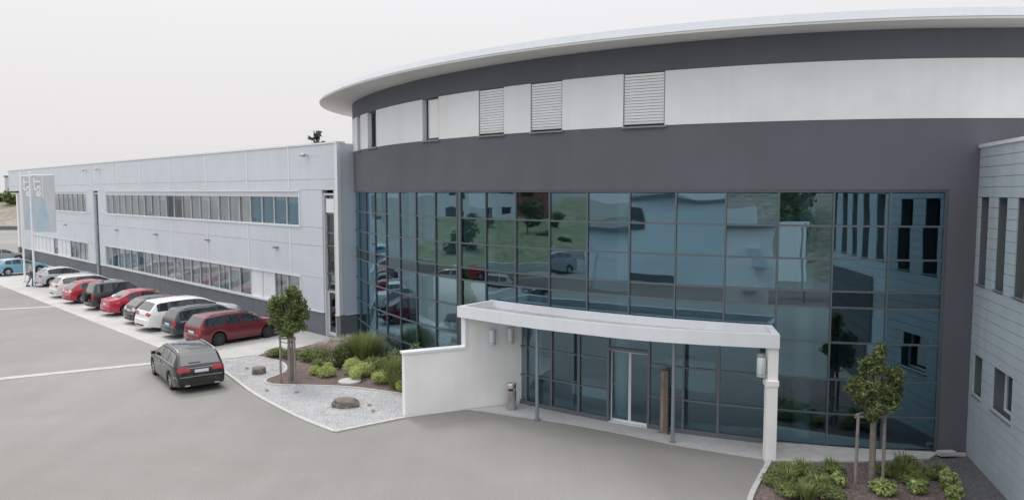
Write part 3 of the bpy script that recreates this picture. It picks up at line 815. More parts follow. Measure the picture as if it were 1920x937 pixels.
boxobj('overhang_soffit', 'soffit', wing, 59.9, 64.4, -14, -.125, 6.60, 6.72)
boxobj('rear_wall', 'interior_dark', wing, 1.2, 59.7, -6.2, -6.0, 0.0, 8.74)
boxobj('floor_slab', 'interior', wing, 1.2, 59.7, -6.0, -.31, 3.9, 4.2)
boxobj('ceiling', 'interior', wing, 1.2, 59.7, -6.0, -.31, 7.0, 7.1)
boxobj('column', 'white', wing, 61.6, 62.2, -.75, -.15, 1.1, 6.60)
boxobj('column_base', 'plinth', wing, 61.58, 62.22, -.77, -.13, 0.0, 1.1)

def ribbon(s0, s1, z0, z1, box, seedv, kinds):
    """one ribbon window: frame, panes, mullions and vertical blinds"""
    rw = MB()
    rw.box(s0-.05, s1+.05, -.16, .06, z1-.05, z1+.02); rw.box(s0-.06, s1+.06, -.20, .07, z0-.04, z0+.06)
    rw.box(s0-.05, s0+.03, -.16, .05, z0+.06, z1-.05); rw.box(s1-.03, s1+.05, -.16, .05, z0+.06, z1-.05)
    win = rw.build('ribbon_window', 'wing_trim', wing)
    zt = z1-.05-box
    if box > 0: boxobj('blind_box', 'window_frame', win, s0+.03, s1-.03, -.14, -.005, zt, z1-.052)
    n = int(round((s1-s0)/1.36)); w = (s1-s0-.06)/n
    rr = np.random.default_rng(seedv)
    for k in range(n):
        a, b = s0+.03+k*w, s0+.03+(k+1)*w
        if k: boxobj('mullion', 'window_frame', win, a-.022, a+.022, -.15, -.03, z0+.06, zt)
        t = rr.normal(0, .002, 2)
        mb = MB(); mb.hexa([(b-.03, -.08+t[0], z0+.06), (a+.03, -.08-t[0], z0+.06), (a+.03, -.10-t[0], z0+.06), (b-.03, -.10+t[0], z0+.06), (b-.03, -.08+t[1], zt), (a+.03, -.08+t[1], zt), (a+.03, -.10+t[1], zt), (b-.03, -.10+t[1], zt)], 1, 0)
        # local y points outward: keep the outer face first
        kd = kinds(k, n, rr)
        if kd == 'solid':
            boxobj('infill_panel', 'white_metal', win, a+.03, b-.03, -.10, -.06, z0+.06, zt); continue
        mb.build('pane', ['glass_wing', 'glass_back'], win)
        if kd == 'none': continue
        mb = MB(); x = a+.06; dens = rr.uniform(.10, .125); half = rr.uniform(.046, .054); base = rr.uniform(.0, .45)
        while x < b-.05:
            if rr.random() < .93:
                an = base+rr.uniform(.0, .3); dx, dy = half*math.cos(an), half*math.sin(an)
                zb = z0+.08 if rr.random() < .9 else z0+.3
                mb.quad((x-dx, -.17-dy, zb), (x+dx, -.17+dy, zb), (x+dx, -.17+dy, zt), (x-dx, -.17-dy, zt))
            x += dens
        ob = mb.build('vertical_blind', 'fabric_blue' if kd == 'blue' else 'fabric_blind', win); ob['kind'] = 'stuff'
        if kd == 'half':
            boxobj('blind_or_sky_pane', 'fabric_blind', win, a+.05, b-.05, -.17, -.155, z0+.07+(zt-z0)*rr.uniform(.3, .6), zt)
ribbon(3.35, 32.6, 5.14, 6.88, .26, 3, lambda k, n, r: 'blue' if k < 4 else ('none' if 11 <= k <= 12 else ('slat' if r.random() < .85 else 'half')))
ribbon(37.5, 57.2, 5.14, 6.88, .20, 4, lambda k, n, r: 'slat')
ribbon(3.39, 33.18, 1.16, 2.70, .0, 5, lambda k, n, r: 'solid' if k in (2, 3) else ('half' if r.random() < .1 else ('none' if r.random() < .12 else 'slat')))
ribbon(37.5, 55.95, 1.16, 2.70, .0, 6, lambda k, n, r: 'solid' if k >= 4 and k != 7 else 'slat')
# tall glazed strips: door strip at the near end, stair strip further along
def strip_window(s0, s1, zrows, door):
    fr = MB(); fr.box(s0, s0+.08, -.30, -.06, 0.0, 6.75); fr.box(s1-.08, s1, -.30, -.06, 0.0, 6.75); fr.box(s0+.08, s1-.08, -.30, -.06, 6.66, 6.75)
    win = fr.build('tall_window', 'window_frame', wing)
    for k in range(len(zrows)-1):
        z0, z1 = zrows[k], zrows[k+1]
        if k: boxobj('transom', 'frame', win, s0+.08, s1-.08, -.28, -.14, z0-.03, z0+.03)
        if door and k == 0: continue
        mb = MB(); a, b = s0+.08, s1-.08
        mb.hexa([(b, -.20, z0+.03), (a, -.20, z0+.03), (a, -.22, z0+.03), (b, -.22, z0+.03), (b, -.20, z1-.03), (a, -.20, z1-.03), (a, -.22, z1-.03), (b, -.22, z1-.03)], 1, 0)
        mb.build('pane', ['glass_wing', 'glass_back'], win)
    if door:
        d = MB(); a, b = s0+.085, s1-.085
        d.box(a, a+.10, -.25, -.19, .02, 2.2); d.box(b-.10, b, -.25, -.19, .02, 2.2); d.box(a+.10, b-.10, -.25, -.19, .02, .20); d.box(a+.10, b-.10, -.25, -.19, 2.08, 2.2)
        dr = d.build('glazed_door', 'window_frame', wing)
        mb = MB(); mb.hexa([(b-.1, -.21, .20), (a+.1, -.21, .20), (a+.1, -.23, .20), (b-.1, -.23, .20), (b-.1, -.21, 2.08), (a+.1, -.21, 2.08), (a+.1, -.23, 2.08), (b-.1, -.23, 2.08)], 1, 0)
        mb.build('pane', ['glass_wing', 'glass_back'], dr)
        mb = MB(); mb.tube([(a+.05, -.16, .95), (a+.05, -.13, .97), (a+.05, -.13, 1.2), (a+.05, -.16, 1.22)], .012, 6); mb.build('handle', 'steel', dr)
        mb = MB(); mb.hexa([(b, -.12, 5.75), (a, -.12, 5.75), (a, -.14, 5.75), (b, -.14, 5.75), (b, .20, 6.55), (a, .20, 6.55), (a, .18, 6.55), (b, .18, 6.55)])
strip_window(0.27, 1.27, [0.0, 2.23, 3.0, 4.3, 4.9, 5.8, 6.66], True)
strip_window(34.60, 35.75, [0.0, 1.1, 2.3, 3.3, 4.4, 5.6, 6.66], False)
boxobj('stair_landing', 'interior', wing, .3, 1.25, -3.0, -.4, 2.6, 2.9)
boxobj('tilted_vent', 'white', wing, .40, 1.10, -.14, -.11, 5.85, 6.5)

# small fixtures on the wing
places = ['nearest the wing corner', 'second from the wing corner', 'third from the wing corner', 'fourth from the wing corner', 'fifth from the corner, right of the banners']
for s, pl in zip((5.71, 14.11, 22.36, 30.2, 43.6), places):
    t = thing('wall_light', 'small dark downlight on the pale cladding, ' + pl, 'light', (*W(s, .0), 3.98), R(135), 'downlights between the ribbon windows')
    boxobj('body', 'sill_dark', t, -.16, .16, .005, .20, -.03, .04)
    boxobj('lens', 'white', t, -.11, .11, .03, .17, -.036, -.0305)
for s, pl in ((2.48, 'near the corner of the wing'), (33.8, 'under the parapet, right of the joint over the tall window'), (37.1, 'under the parapet, left of the joint over the tall window')):
    t = thing('security_camera', 'security camera ' + pl, 'camera', (*W(s, .0), 8.56), R(135), 'security cameras under the parapet')
    mb = MB(); mb.tube([(0, .005, 0), (0, .22, 0)], .03, 8); mb.build('arm', 'camera_grey', t)
    mb = MB(); mb.tube([(-.20, .30, -.03), (.16, .26, .02)], .085, 10); mb.build('housing', 'camera_grey', t, 40)
    mb = MB(); mb.tube([(.17, .26, .022), (.20, .257, .026)], .07, 10); mb.build('lens', 'trim_black', t, 40)

# ------------------------------------------------------------------ clad side wing at the right
SA = np.array([11.84, 19.03]); SD = np.array([-0.27386, -0.96177])
side = thing('side_wing', 'blue-grey board-clad side wing with narrow recessed windows at the right', 'building', (SA[0], SA[1], 0), math.atan2(SD[1], SD[0]))
SLEN = 19.0
sw = []
x = 0.34
while x < SLEN-1: sw.append((x, x+.62, 4.52, 6.67)); x += 1.235
for (a, b) in ((.42, 1.05), (1.84, 3.06), (4.4, 5.6)): sw.append((a, b, 1.70, 2.76))
BH = 0.2465
nrow = 32
for r in range(nrow):
    z0, z1 = .02+r*BH, .02+(r+1)*BH
    iv = [(-.35, SLEN)]
    for (a, b, q0, q1) in sw:
        if min(z1, q1)-max(z0, q0) < .06: continue
        nv = []
        for (p, q) in iv:
            if b <= p or a >= q: nv.append((p, q)); continue
            if a > p: nv.append((p, a))
            if b < q: nv.append((b, q))
        iv = nv
    for (p, q) in iv:
        if q-p < .05: continue
        boxobj('board', 'side_board', side, p+.002, q-.002, -.03+rng.uniform(-.0015, .0015), .0, z0+.007, z1-.003)
# backing wall in pieces around the openings
ups = [w for w in sw if w[2] > 4]; lows = [w for w in sw if w[2] < 4]
boxobj('backing_wall', 'side_gap', side, -.35, SLEN, .001, .30, 0.0, 1.70)
boxobj('backing_wall', 'side_gap', side, -.35, SLEN, .001, .30, 2.76, 4.52)
boxobj('backing_wall', 'side_gap', side, -.35, SLEN, .001, .30, 6.67, 7.9)
for ws, q0, q1 in ((ups, 4.52, 6.67), (lows, 1.70, 2.76)):
    e = -.35
    for (a, b, _, _) in ws + [(SLEN, SLEN, 0, 0)]:
        if a-e > .02: boxobj('backing_wall', 'reveal', side, e+.001, a-.001, .002, .30, q0, q1)
        e = b
for (a, b, q0, q1) in sw:
    fr = MB(); y0, y1 = .22, .30
    fr.box(a, a+.05, y0, y1, q0, q1); fr.box(b-.05, b, y0, y1, q0, q1); fr.box(a+.05, b-.05, y0, y1, q0, q0+.05); fr.box(a+.05, b-.05, y0, y1, q1-.05, q1)
    win = fr.build('window', 'dark_frame' if q0 > 4 else 'window_frame', side)
    mb = MB(); mb.hexa([(a+.05, .25, q0+.05), (b-.05, .25, q0+.05), (b-.05, .27, q0+.05), (a+.05, .27, q0+.05), (a+.05, .25, q1-.05), (b-.05, .25, q1-.05), (b-.05, .27, q1-.05), (a+.05, .27, q1-.05)], 1, 0)
    mb.build('pane', ['glass_window', 'glass_back'], win)
    boxobj('sill', 'sill_dark', win, a-.03, b+.03, -.06, .22, q0-.035, q0-.002)
gt = boxobj('added_dark_gate', 'interior_dark', side, 7.2, 15.2, -.05, -.032, .03, 3.9)  # dark panel added to darken the side wing's image in the glass front
for k in range(8): boxobj('gate_panel', 'dark_frame', gt, 7.3, 15.1, -.07, -.051, .08+k*.475, .52+k*.475)
boxobj('parapet_cap', 'wing_trim', side, -.35, SLEN+.05, -.07, .40, 7.905, 7.99)
boxobj('roof', 'stone_pale', side, -.35, SLEN, .41, 9.0, 7.6, 7.7)
boxobj('near_wall', 'side_board', side, SLEN-.02, SLEN+.02, .31, 9.0, 0, 7.9)
boxobj('inner_wall', 'interior_dark', side, -.3, SLEN-.1, 2.4, 2.5, 0, 7.6)
b_ = MB(); b_.box(-.22, .22, -.10, .10, 0, .10)
o = b_.build('stone_block', 'stone_pale'); o.location = (11.15, 18.70, .09); o.rotation_euler = (0, 0, R(4)); tag(o, 'small pale concrete block lying at the foot of the dark corner pier', 'block')

# ------------------------------------------------------------------ flagpoles and banners
def text_mesh(txt, size):
    cu = bpy.data.curves.new('lettering', 'FONT'); cu.body = txt; cu.size = size; cu.extrude = .004; cu.offset = size*.022
    ob = bpy.data.objects.new('tmp', cu); COL.objects.link(ob)
    bpy.context.view_layer.update()
    me = bpy.data.meshes.new_from_object(ob.evaluated_get(bpy.context.evaluated_depsgraph_get()))
    bpy.data.objects.remove(ob); return me
def banner_surf(u, v, ph):
    """u 0..1 across, v 0..1 up; gentle folds"""
    return .06*math.sin(u*5+ph+v*2)*(1-v*.7)+.025*math.sin(u*13+v*3+ph)*(1-v)
def flag(px, py, ph, word_pole, word_banner, bw):
    t = thing('flagpole', word_pole, 'flagpole', (px, py, 0), 0, 'flagpoles at the yard edge')
    mb = MB(); mb.tube([(0, 0, 0), (0, 0, 4), (0, 0, 8.2)], [.075, .065, .045], 12); mb.build('pole', 'white', t, 40)
    mb = MB(); mb.tube([(0, 0, 8.02), (bw+.12, .0, 8.02)], .028, 8); mb.build('arm', 'white', t, 40)
    mb = MB(); mb.lathe([(0, .004), (.17, .004), (.17, .03), (.08, .05)], 16); mb.build('base_plate', 'grey_steel', t, 40)
    mb = MB(); mb.lathe([(0.045, 8.2), (.06, 8.22), (.05, 8.28), (0, 8.30)], 12); mb.build('finial', 'white', t, 40)
    x0, z0, hh = .14, 3.95, 4.03
    NU, NV = 44, 110
    me = MB()
    for sd in (0, 1):
        i = len(me.v)
        for a in range(NU+1):
            for b in range(NV+1):
                u, v = a/NU, b/NV
                me.v.append((x0+bw*u, banner_surf(u, v, ph)-(.006 if sd == 0 else -.006), z0+hh*v))
        for a in range(NU):
            for b in range(NV):
                q = (i+a*(NV+1)+b, i+(a+1)*(NV+1)+b, i+(a+1)*(NV+1)+b+1, i+a*(NV+1)+b+1)
                u, v = (a+.5)/NU, (b+.5)/NV
                blue = (v < .60 and u > .10+.42*abs(v-.12)**.8 and u < .60+.30*max(0, .42-v)**.7+.04*math.sin(v*9) and not (v < .16 and abs(u-.45-.9*v) < .06))
                me.f.append(q if sd == 0 else q[::-1]); me.m.append(1 if blue else 0)
    bo = me.build('banner', ['banner_grey', 'banner_blue'], None, 60)
    bo.location = (px, py, 0)
    tag(bo, word_banner, 'banner', 'banners on the flagpoles')
    tm = text_mesh('eST', .86)
    # reading upwards: letter tops point left
    for vv in tm.vertices:
        x, y, z = vv.co
        X, Z = x0+.62-y*0.82, z0+2.52+x*1.02
        vv.co = (X, banner_surf((X-x0)/bw, (Z-z0)/hh, ph)-.016-z, Z)
    tm.materials.append(M['white'])
    lo = link('lettering', tm, bo)
    for k, off in enumerate((-.09, .05)):
        mb = MB()
        for q in range(8):
            X = x0+.22+off+.05+q*.045+.0; Z = z0+3.02+.26+q*.05
            mb.quad((X, banner_surf((X-x0)/bw, .8, ph)-.02, Z), (X+.05, banner_surf((X-x0)/bw, .8, ph)-.02, Z+.055), (X+.05, banner_surf((X-x0)/bw, .8, ph)-.02, Z+.11), (X, banner_surf((X-x0)/bw, .8, ph)-.02, Z+.055))
        mb.build('emblem_slash', 'banner_grey', bo)
    mb = MB(); z = z0+2.50
    rr = np.random.default_rng(5)
    while z < z0+3.92:
        L_ = rr.uniform(.04, .10); X = x0+.74
        mb.quad((X, banner_surf(.47, .8, ph)-.016, z), (X+.085, banner_surf(.5, .8, ph)-.016, z), (X+.085, banner_surf(.5, .8, ph)-.016, z+L_), (X, banner_surf(.47, .8, ph)-.016, z+L_)); z += L_+.035
    mb.build('small_print', 'white', bo)
flag(-34.55, 53.70, .4, 'white flagpole nearer the parked silver hatchback', 'grey and blue vertical banner with white lettering, the front one of two', 1.62)
flag(-37.15, 56.60, 2.1, 'white flagpole further left, behind the other one', 'grey and blue vertical banner mostly hidden behind the front banner', 1.62)
# ------------------------------------------------------------------ cars
def car_profiles(kind):
    if kind == 'estate':
        L_, Wd = 4.85, 1.84
        T = [(0, .60), (.02, .74), (.05, .86), (.09, .98), (.16, 1.06), (.44, 1.38), (.58, 1.445), (1.2, 1.485), (1.9, 1.50), (2.5, 1.485), (2.88, 1.42), (3.68, 1.045), (4.05, .99), (4.55, .89), (4.74, .78), (4.85, .58)]
        B = [(0, .58), (.09, .90), (.5, .985), (2.0, .965), (3.6, .93), (4.5, .80), (4.85, .56)]
        win = [(.50, 1.38), (1.46, 2.28), (2.36, 3.38)]; ax = (1.02, 3.88); rg = (.13, .46); ws = (2.93, 3.66)
    elif kind == 'boxy':
        L_, Wd = 4.60, 1.74
        T = [(0, .58), (.02, .78), (.05, .98), (.10, 1.03), (.36, 1.40), (.46, 1.46), (1.2, 1.50), (2.3, 1.49), (2.7, 1.43), (3.40, 1.03), (3.8, .98), (4.36, .88), (4.54, .76), (4.60, .56)]
        B = [(0, .56), (.09, .92), (.5, .96), (3.4, .92), (4.3, .80), (4.60, .54)]
        win = [(.36, 1.28), (1.36, 2.12), (2.20, 3.12)]; ax = (.98, 3.62); rg = (.11, .37); ws = (2.75, 3.38)
    elif kind == 'hatch':
        L_, Wd = 4.20, 1.76
        T = [(0, .58), (.03, .78), (.08, .96), (.14, 1.03), (.52, 1.33), (.72, 1.42), (1.3, 1.475), (1.8, 1.475), (2.25, 1.41), (3.08, 1.02), (3.5, .95), (3.98, .83), (4.14, .70), (4.20, .54)]
        B = [(0, .56), (.1, .92), (.6, .99), (2.9, .92), (3.9, .77), (4.20, .52)]
        win = [(.62, 1.10), (1.18, 1.88), (1.96, 2.80)]; ax = (.78, 3.38); rg = (.15, .60); ws = (2.30, 3.06)
    elif kind == 'saloon':
        L_, Wd = 4.40, 1.74
        T = [(0, .60), (.03, .88), (.08, .985), (.40, 1.025), (.58, 1.06), (1.25, 1.385), (1.65, 1.445), (2.15, 1.45), (2.6, 1.38), (3.32, 1.01), (3.7, .95), (4.18, .83), (4.34, .70), (4.40, .55)]
        B = [(0, .58), (.08, .90), (.6, .965), (3.1, .91), (4.1, .77), (4.40, .53)]
        win = [(1.02, 1.72), (1.84, 2.98)]; ax = (.92, 3.50); rg = (.60, 1.22); ws = (2.64, 3.30)
    else:  # offroad
        L_, Wd = 4.15, 1.78
        T = [(0, .56), (.02, .9), (.05, 1.06), (.10, 1.12), (.26, 1.62), (.36, 1.70), (1.2, 1.74), (2.0, 1.73), (2.30, 1.66), (2.86, 1.14), (3.3, 1.09), (3.9, 1.0), (4.08, .85), (4.15, .58)]
        B = [(0, .54), (.08, 1.0), (.4, 1.06), (2.8, 1.04), (3.9, .92), (4.15, .56)]
        win = [(.34, 1.22), (1.36, 2.56)]; ax = (.78, 3.28); rg = (.10, .28); ws = (2.36, 2.84)
    return L_, Wd, T, B, win, ax, rg, ws

def wheel_meshes(rad, dark=False):
    ty = MB(); w = .105
    ty.lathe([(rad*.66, -w), (rad*.80, -w), (rad*.95, -w*.9), (rad, -w*.55), (rad, w*.55), (rad*.95, w*.9), (rad*.80, w), (rad*.66, w)], 28, axis='y')
    tm = ty.mesh('tyre', 'tyre', 40)
    rm = MB()
    rm.lathe([(rad*.665, .09), (rad*.60, .085), (rad*.58, .03), (rad*.10, .02), (0, .02)], 28, mi=1, axis='y')
    rm.lathe([(rad*.68, .098), (rad*.60, .092)], 28, mi=0, axis='y')
    for k in range(7):
        a = 2*math.pi*k/7; ca, sa = math.cos(a), math.sin(a)
        for (r0, r1, h) in ((rad*.08, rad*.61, .038),):
            p = []
            for (r, hw) in ((r0, h*.8), (r1, h*1.15)):
                for sgn in (-1, 1): p.append((r*ca-sgn*hw*sa, r*sa+sgn*hw*ca))
            (ax_, az), (bx, bz), (cx, cz), (dx, dz) = p
            rm.hexa([(ax_, .03, az), (cx, .05, cz), (dx, .05, dz), (bx, .03, bz), (ax_, .075, az), (cx, .092, cz), (dx, .092, dz), (bx, .075, bz)], 0)
    rm.lathe([(rad*.16, .03), (rad*.15, .085), (0, .09)], 14, mi=0, axis='y')
    return tm, rm.mesh('rim', ['rim_dark', 'rim_dark'] if dark else ['rim', 'rim_dark'], 35)
WHEELS = {}

def make_car(name, label, kind, paintm, loc, heading, tail='tail_red', rails=None, dark_rims=False, rad=.32, chrome=False, spare=False, low=True, strip=None, group=None, scale=.92, surround=False):
    """heading: angle of the car's nose from +X. Local x runs from rear (0) to nose, origin moved to the car's middle."""
    L_, Wd, Tc, Bc, wins, ax, rg, ws = car_profiles(kind)
    t = thing(name, label, 'car', (loc[0], loc[1], .006), heading, group); t.scale = (scale, scale, scale)
    xs = np.unique(np.round(np.concatenate([np.linspace(0, .66, 34), np.linspace(.66, L_-.5, 70), np.linspace(L_-.5, L_, 22)]), 4))
    fine = np.linspace(-.3, L_+.3, 1200)
    def prof(c, k=9):
        y = np.interp(fine, [p[0] for p in c], [p[1] for p in c])
        ker = np.hanning(k+2)[1:-1]; ker /= ker.sum()
        yp = np.pad(y, k, mode='edge'); y = np.convolve(yp, ker, 'same')[k:-k]
        return y
    Tf, Bf = prof(Tc, 15), prof(Bc, 21)
    top = lambda x: float(np.interp(x, fine, Tf))
    belt = lambda x: min(float(np.interp(x, fine, Bf)), top(x)-.012)
    hw0 = Wd/2
    def half(x):
        r = max(0, (.75-x)/.75); f = max(0, (x-(L_-1.0))/1.0)
        return hw0*(1-.11*r**2.6-.20*f**2.4)
    ar = rad+.065
    def bottom(x):
        z = .20 + .10*max(0, (.5-x)/.5) + .05*max(0, (x-(L_-.6))/.6)
        for a in ax:
            d = abs(x-a)
            if d < ar: z = max(z, rad+math.sqrt(ar*ar-d*d))
        return z
    def ring(x):
        w, zt, zb, b = half(x), top(x), belt(x), bottom(x)
        b = min(b, zb-.03)
        gh = max(0.0, zt-zb)
        rise = min(gh/.45, 1.15)
        wr = w*.955-.155*rise
        zc = zb-.02
        lo = b
        m1 = lo+(zc-lo)*.18; m2 = lo+(zc-lo)*.55; m3 = lo+(zc-lo)*.86
        return [(0, lo), (w*.80, lo), (w*.955, lo+.005), (w*.99, m1), (w*1.0, m2), (w*.985, m3), (w*.955, zb-.004*0),
                (wr+(.0 if rise < .15 else .0), zt-.055*min(rise, 1)-.012*min(1, gh/.1)), (wr*.90, zt-.016*min(1, rise+.3)), (wr*.5, zt-.002), (0, zt+.004)]
    def surf(x, tt, sgn=1, off=0.0):
        r = ring(x); k = min(int(tt), 9); f = tt-k
        y = r[k][0]+(r[k+1][0]-r[k][0])*f; z = r[k][1]+(r[k+1][1]-r[k][1])*f
        if off:
            e = .01
            r2 = ring(min(x+e, L_)); r1 = ring(max(x-e, 0)); dd = (min(x+e, L_)-max(x-e, 0))
            tx = np.array([dd, (r2[k][0]+(r2[k+1][0]-r2[k][0])*f)-(r1[k][0]+(r1[k+1][0]-r1[k][0])*f), (r2[k][1]+(r2[k+1][1]-r2[k][1])*f)-(r1[k][1]+(r1[k+1][1]-r1[k][1])*f)])
            ty_ = np.array([0, r[k+1][0]-r[k][0], r[k+1][1]-r[k][1]])
            nn = np.cross(ty_, tx); ln = np.linalg.norm(nn)
            if ln > 1e-9:
                nn = nn/ln
                x, y, z = x+nn[0]*off, y+nn[1]*off, z+nn[2]*off
        return (x-L_/2, y*sgn, z)
    body = MB(); n = 11
    for x in xs:
        r = ring(x)
        for (y, z) in r: body.v.append((x-L_/2, y, z))
        for (y, z) in r: body.v.append((x-L_/2, -y, z))
    for k in range(len(xs)-1):
        a, b = k*22, k*22+22
        for j in range(10):
            mi = 1 if j == 0 or (j == 1) else 0
            body.f.append((a+j, b+j, b+j+1, a+j+1)); body.m.append(mi)
            body.f.append((a+11+j, a+12+j, b+12+j, b+11+j)); body.m.append(mi)
    # bumper end caps with a slight bulge
    for (base, dirx) in ((0, -1), ((len(xs)-1)*22, 1)):
        pts = body.v[base:base+11] + body.v[base+11:base+22][::-1]
        cx = pts[0][0]; czm = sum(p[2] for p in pts)/len(pts)
        i = len(body.v)
        inner = [(cx+dirx*.035, p[1]*.93, czm+(p[2]-czm)*.78) for p in pts]
        body.v += pts + inner; m_ = len(pts)
        for k in range(m_):
            q = (i+k, i+(k+1) % m_, i+m_+(k+1) % m_, i+m_+k); body.f.append(q if dirx < 0 else q[::-1]); body.m.append(0)
        q = tuple(range(i+m_, i+2*m_)); body.f.append(q if dirx < 0 else q[::-1]); body.m.append(0)
    body.build('body', [paintm, 'underbody'], t, 28)
    def patch(nm, m, x0, x1, t0, t1, off, sides=(1,), nx=8, nt=4, parent=None, shape=None):
        objs = []
        for sgn in sides:
            mb = MB()
            for a in range(nx+1):
                for b in range(nt+1):
                    fx, ft = a/nx, b/nt
                    xx = x0+(x1-x0)*fx; tt = t0+(t1-t0)*ft
                    if shape: xx, tt = shape(fx, ft)
                    mb.v.append(surf(xx, tt, sgn, off))
            N0 = len(mb.v)
            for a in range(nx):
                for b in range(nt):
                    i = a*(nt+1)+b; q = (i, i+nt+1, i+nt+2, i+1)
                    mb.f.append(q if sgn > 0 else q[::-1]); mb.m.append(0)
            objs.append(mb.build(nm, m, parent or t, 50))
        return objs
    # moulded rear and front bumpers
    for sx, nm in ((-1, 'rear_bumper'), (1, 'front_bumper')):
        e = sx*L_/2
        half_ = [(e-sx*.22, hw0*.895), (e-sx*.05, hw0*.86), (e+sx*.045, hw0*.66), (e+sx*.078, hw0*.34), (e+sx*.085, 0)] if sx < 0 else [(e-sx*.30, hw0*.86), (e-sx*.06, hw0*.78), (e+sx*.035, hw0*.58), (e+sx*.065, hw0*.3), (e+sx*.07, 0)]
        pl_ = half_ + [(p[0], -p[1]) for p in half_[-2::-1]]
        mb = MB(); nn_ = len(pl_)
        for (z, k) in ((.26, .93), (.31, 1.0), (.53, 1.0), (.60, .965)):
            for p in pl_: mb.v.append((e-sx*.2+(p[0]-e+sx*.2)*k, p[1]*(.98+.02*k), z))
        for r_k in range(3):
            for q in range(nn_-1):
                a = r_k*nn_+q; f = (a, a+1, a+nn_+1, a+nn_); mb.f.append(f if sx > 0 else f[::-1]); mb.m.append(0)
        mb.f.append(tuple(range(3*nn_, 4*nn_))); mb.m.append(0); mb.f.append(tuple(reversed(range(nn_)))); mb.m.append(0)
        mb.build(nm, paintm, t, 40)
    # side glass
    if surround: patch('window_surround', 'trim_black', wins[0][0]-.05, wins[-1][1]+.06, 6.03, 6.99, .003, (1, -1), 30, 4)
    for (a, b) in wins: patch('side_window', 'car_glass', a, b, 6.10, 6.93, .006, (1, -1), 10, 4)
    if chrome:
        patch('window_trim', 'chrome', wins[0][0]-.04, wins[-1][1]+.05, 6.0, 6.07, .007, (1, -1), 24, 1)
    # windscreen and rear window as one sheet each across the car
    def across(nm, m, x0, x1, t0, off, parent=None, t1=10.0, nx=8):
        mb = MB(); nt = 6; cols = []
        for a in range(nx+1):
            xx = x0+(x1-x0)*a/nx; row = []
            for b in range(nt+1): row.append(surf(xx, t0+(t1-t0)*b/nt, 1, off))
            for b in range(nt-1, -1, -1):
                p = surf(xx, t0+(t1-t0)*b/nt, 1, off); row.append((p[0], -p[1], p[2]))
            mb.v += row
        w_ = 2*nt+1
        for a in range(nx):
            for b in range(w_-1):
                i = a*w_+b; mb.f.append((i, i+w_, i+w_+1, i+1)); mb.m.append(0)
        return mb.build(nm, m, parent or t, 50)
    across('windscreen', 'car_glass', ws[0], ws[1], 8.05, .006)
    rw = across('rear_window', 'car_glass', rg[0], rg[1], 8.05, .006)
    # doors: slightly proud skins so the shut lines show
    dsplit = [wins[-1][0]-.04, wins[-1][1]+.06] if len(wins) == 2 else [wins[-2][0]-.04, wins[-1][0]-.04, wins[-1][1]+.06]
    for k in range(len(dsplit)-1):
        a, b = dsplit[k]+.008, dsplit[k+1]-.008
        a = max(a, ax[0]+ar+.01) if k == 0 else a
        b = min(b, ax[1]-ar-.02)
        for sg in (1, -1):
            d = patch('door', paintm, a, b, 2.6, 5.98, .004, (sg,), 10, 6)[0]
            hx = a+.10; p0, p1 = surf(hx, 5.1, sg, .02), surf(hx+.17, 5.1, sg, .02)
            mb = MB(); mb.tube([p0, p1], .014, 6); mb.build('handle', 'chrome' if chrome else paintm, d)
    # lamps
    if kind in ('estate', 'saloon', 'hatch'):
        for sg in (1, -1): patch('tail_light', tail, .0, .0, 0, 0, .008, (sg,), 8, 6, None, lambda fx, ft: (.034+.055*fx+.22*max(0, .30-ft), 5.45+3.6*ft-.25*fx*ft))
    else:
        for sg in (1, -1): patch('tail_light', tail, .0, .0, 0, 0, .008, (sg,), 6, 6, None, lambda fx, ft: (.012+.08*fx, 4.6+3.6*ft))
    for sg in (1, -1): patch('headlight', 'head_clear', .0, .0, 0, 0, .008, (sg,), 6, 6, None, lambda fx, ft: (L_-.30+.24*fx, 5.2+3.3*ft*(1-.25*fx)))
    # plates and bumper strips
    zpl = .80 if kind in ('estate', 'hatch') else .72
    for (xe, nm, sgx, zz) in ((.0, 'number_plate', -1, zpl if kind != 'offroad' else .62), (L_, 'number_plate', 1, .45)):
        # find the surface x at that height
        if sgx < 0:
            xx = next((x for x in np.linspace(0, .5, 200) if top(x) > zz+.05), .05)-.022
        else: xx = L_+.04
        if sgx < 0 and zz < .6: xx = -.10
        if sgx > 0: xx = L_+.085
        mb = MB(); y0 = -.26
        mb.box(xx-L_/2-.012 if sgx < 0 else xx-L_/2, xx-L_/2 if sgx < 0 else xx-L_/2+.012, -.26, .26, zz-.055, zz+.055)
        pl = mb.build(nm, 'plate', t)
        mb = MB(); xf = xx-L_/2-.0135 if sgx < 0 else xx-L_/2+.0122
        mb.box(xf, xf+.0013, -.26 if sgx > 0 else .232, -.232 if sgx > 0 else .26, zz-.055, zz+.055); mb.build('plate_band', 'plate_blue', pl)
    mb = MB(); mb.box(-.098-L_/2, -.07-L_/2, -hw0*.42, hw0*.42, .30, .37); mb.build('rear_valance', 'trim_black', t)
    mb = MB(); mb.box(L_/2+.05, L_/2+.083, -hw0*.42, hw0*.42, .33, .47); mb.build('front_grille', 'trim_black', t)
    if chrome:
        across('sunroof', 'car_glass', 1.0, 2.6, 8.3, .005)
        xx = next((x for x in np.linspace(0, .5, 200) if top(x) > .93), .05)-.008
        mb = MB(); mb.box(xx-L_/2-.015, xx-L_/2+.01, -.42, .42, .905, .935); mb.build('chrome_strip', 'chrome', t)
        for y in (-.52, .52):
            mb = MB(); mb.box(-.085-L_/2, -.03-L_/2, y-.09, y+.09, .285, .33); mb.build('exhaust_tip', 'chrome', t)
        mb = MB(); mb.tube([(rg[0]+.03-L_/2, -.02, top(rg[0]+.03)+.03), (rg[0]+.04-L_/2, .40, top(rg[0]+.03)+.045)], .012, 6); mb.build('wiper', 'trim_black', t)
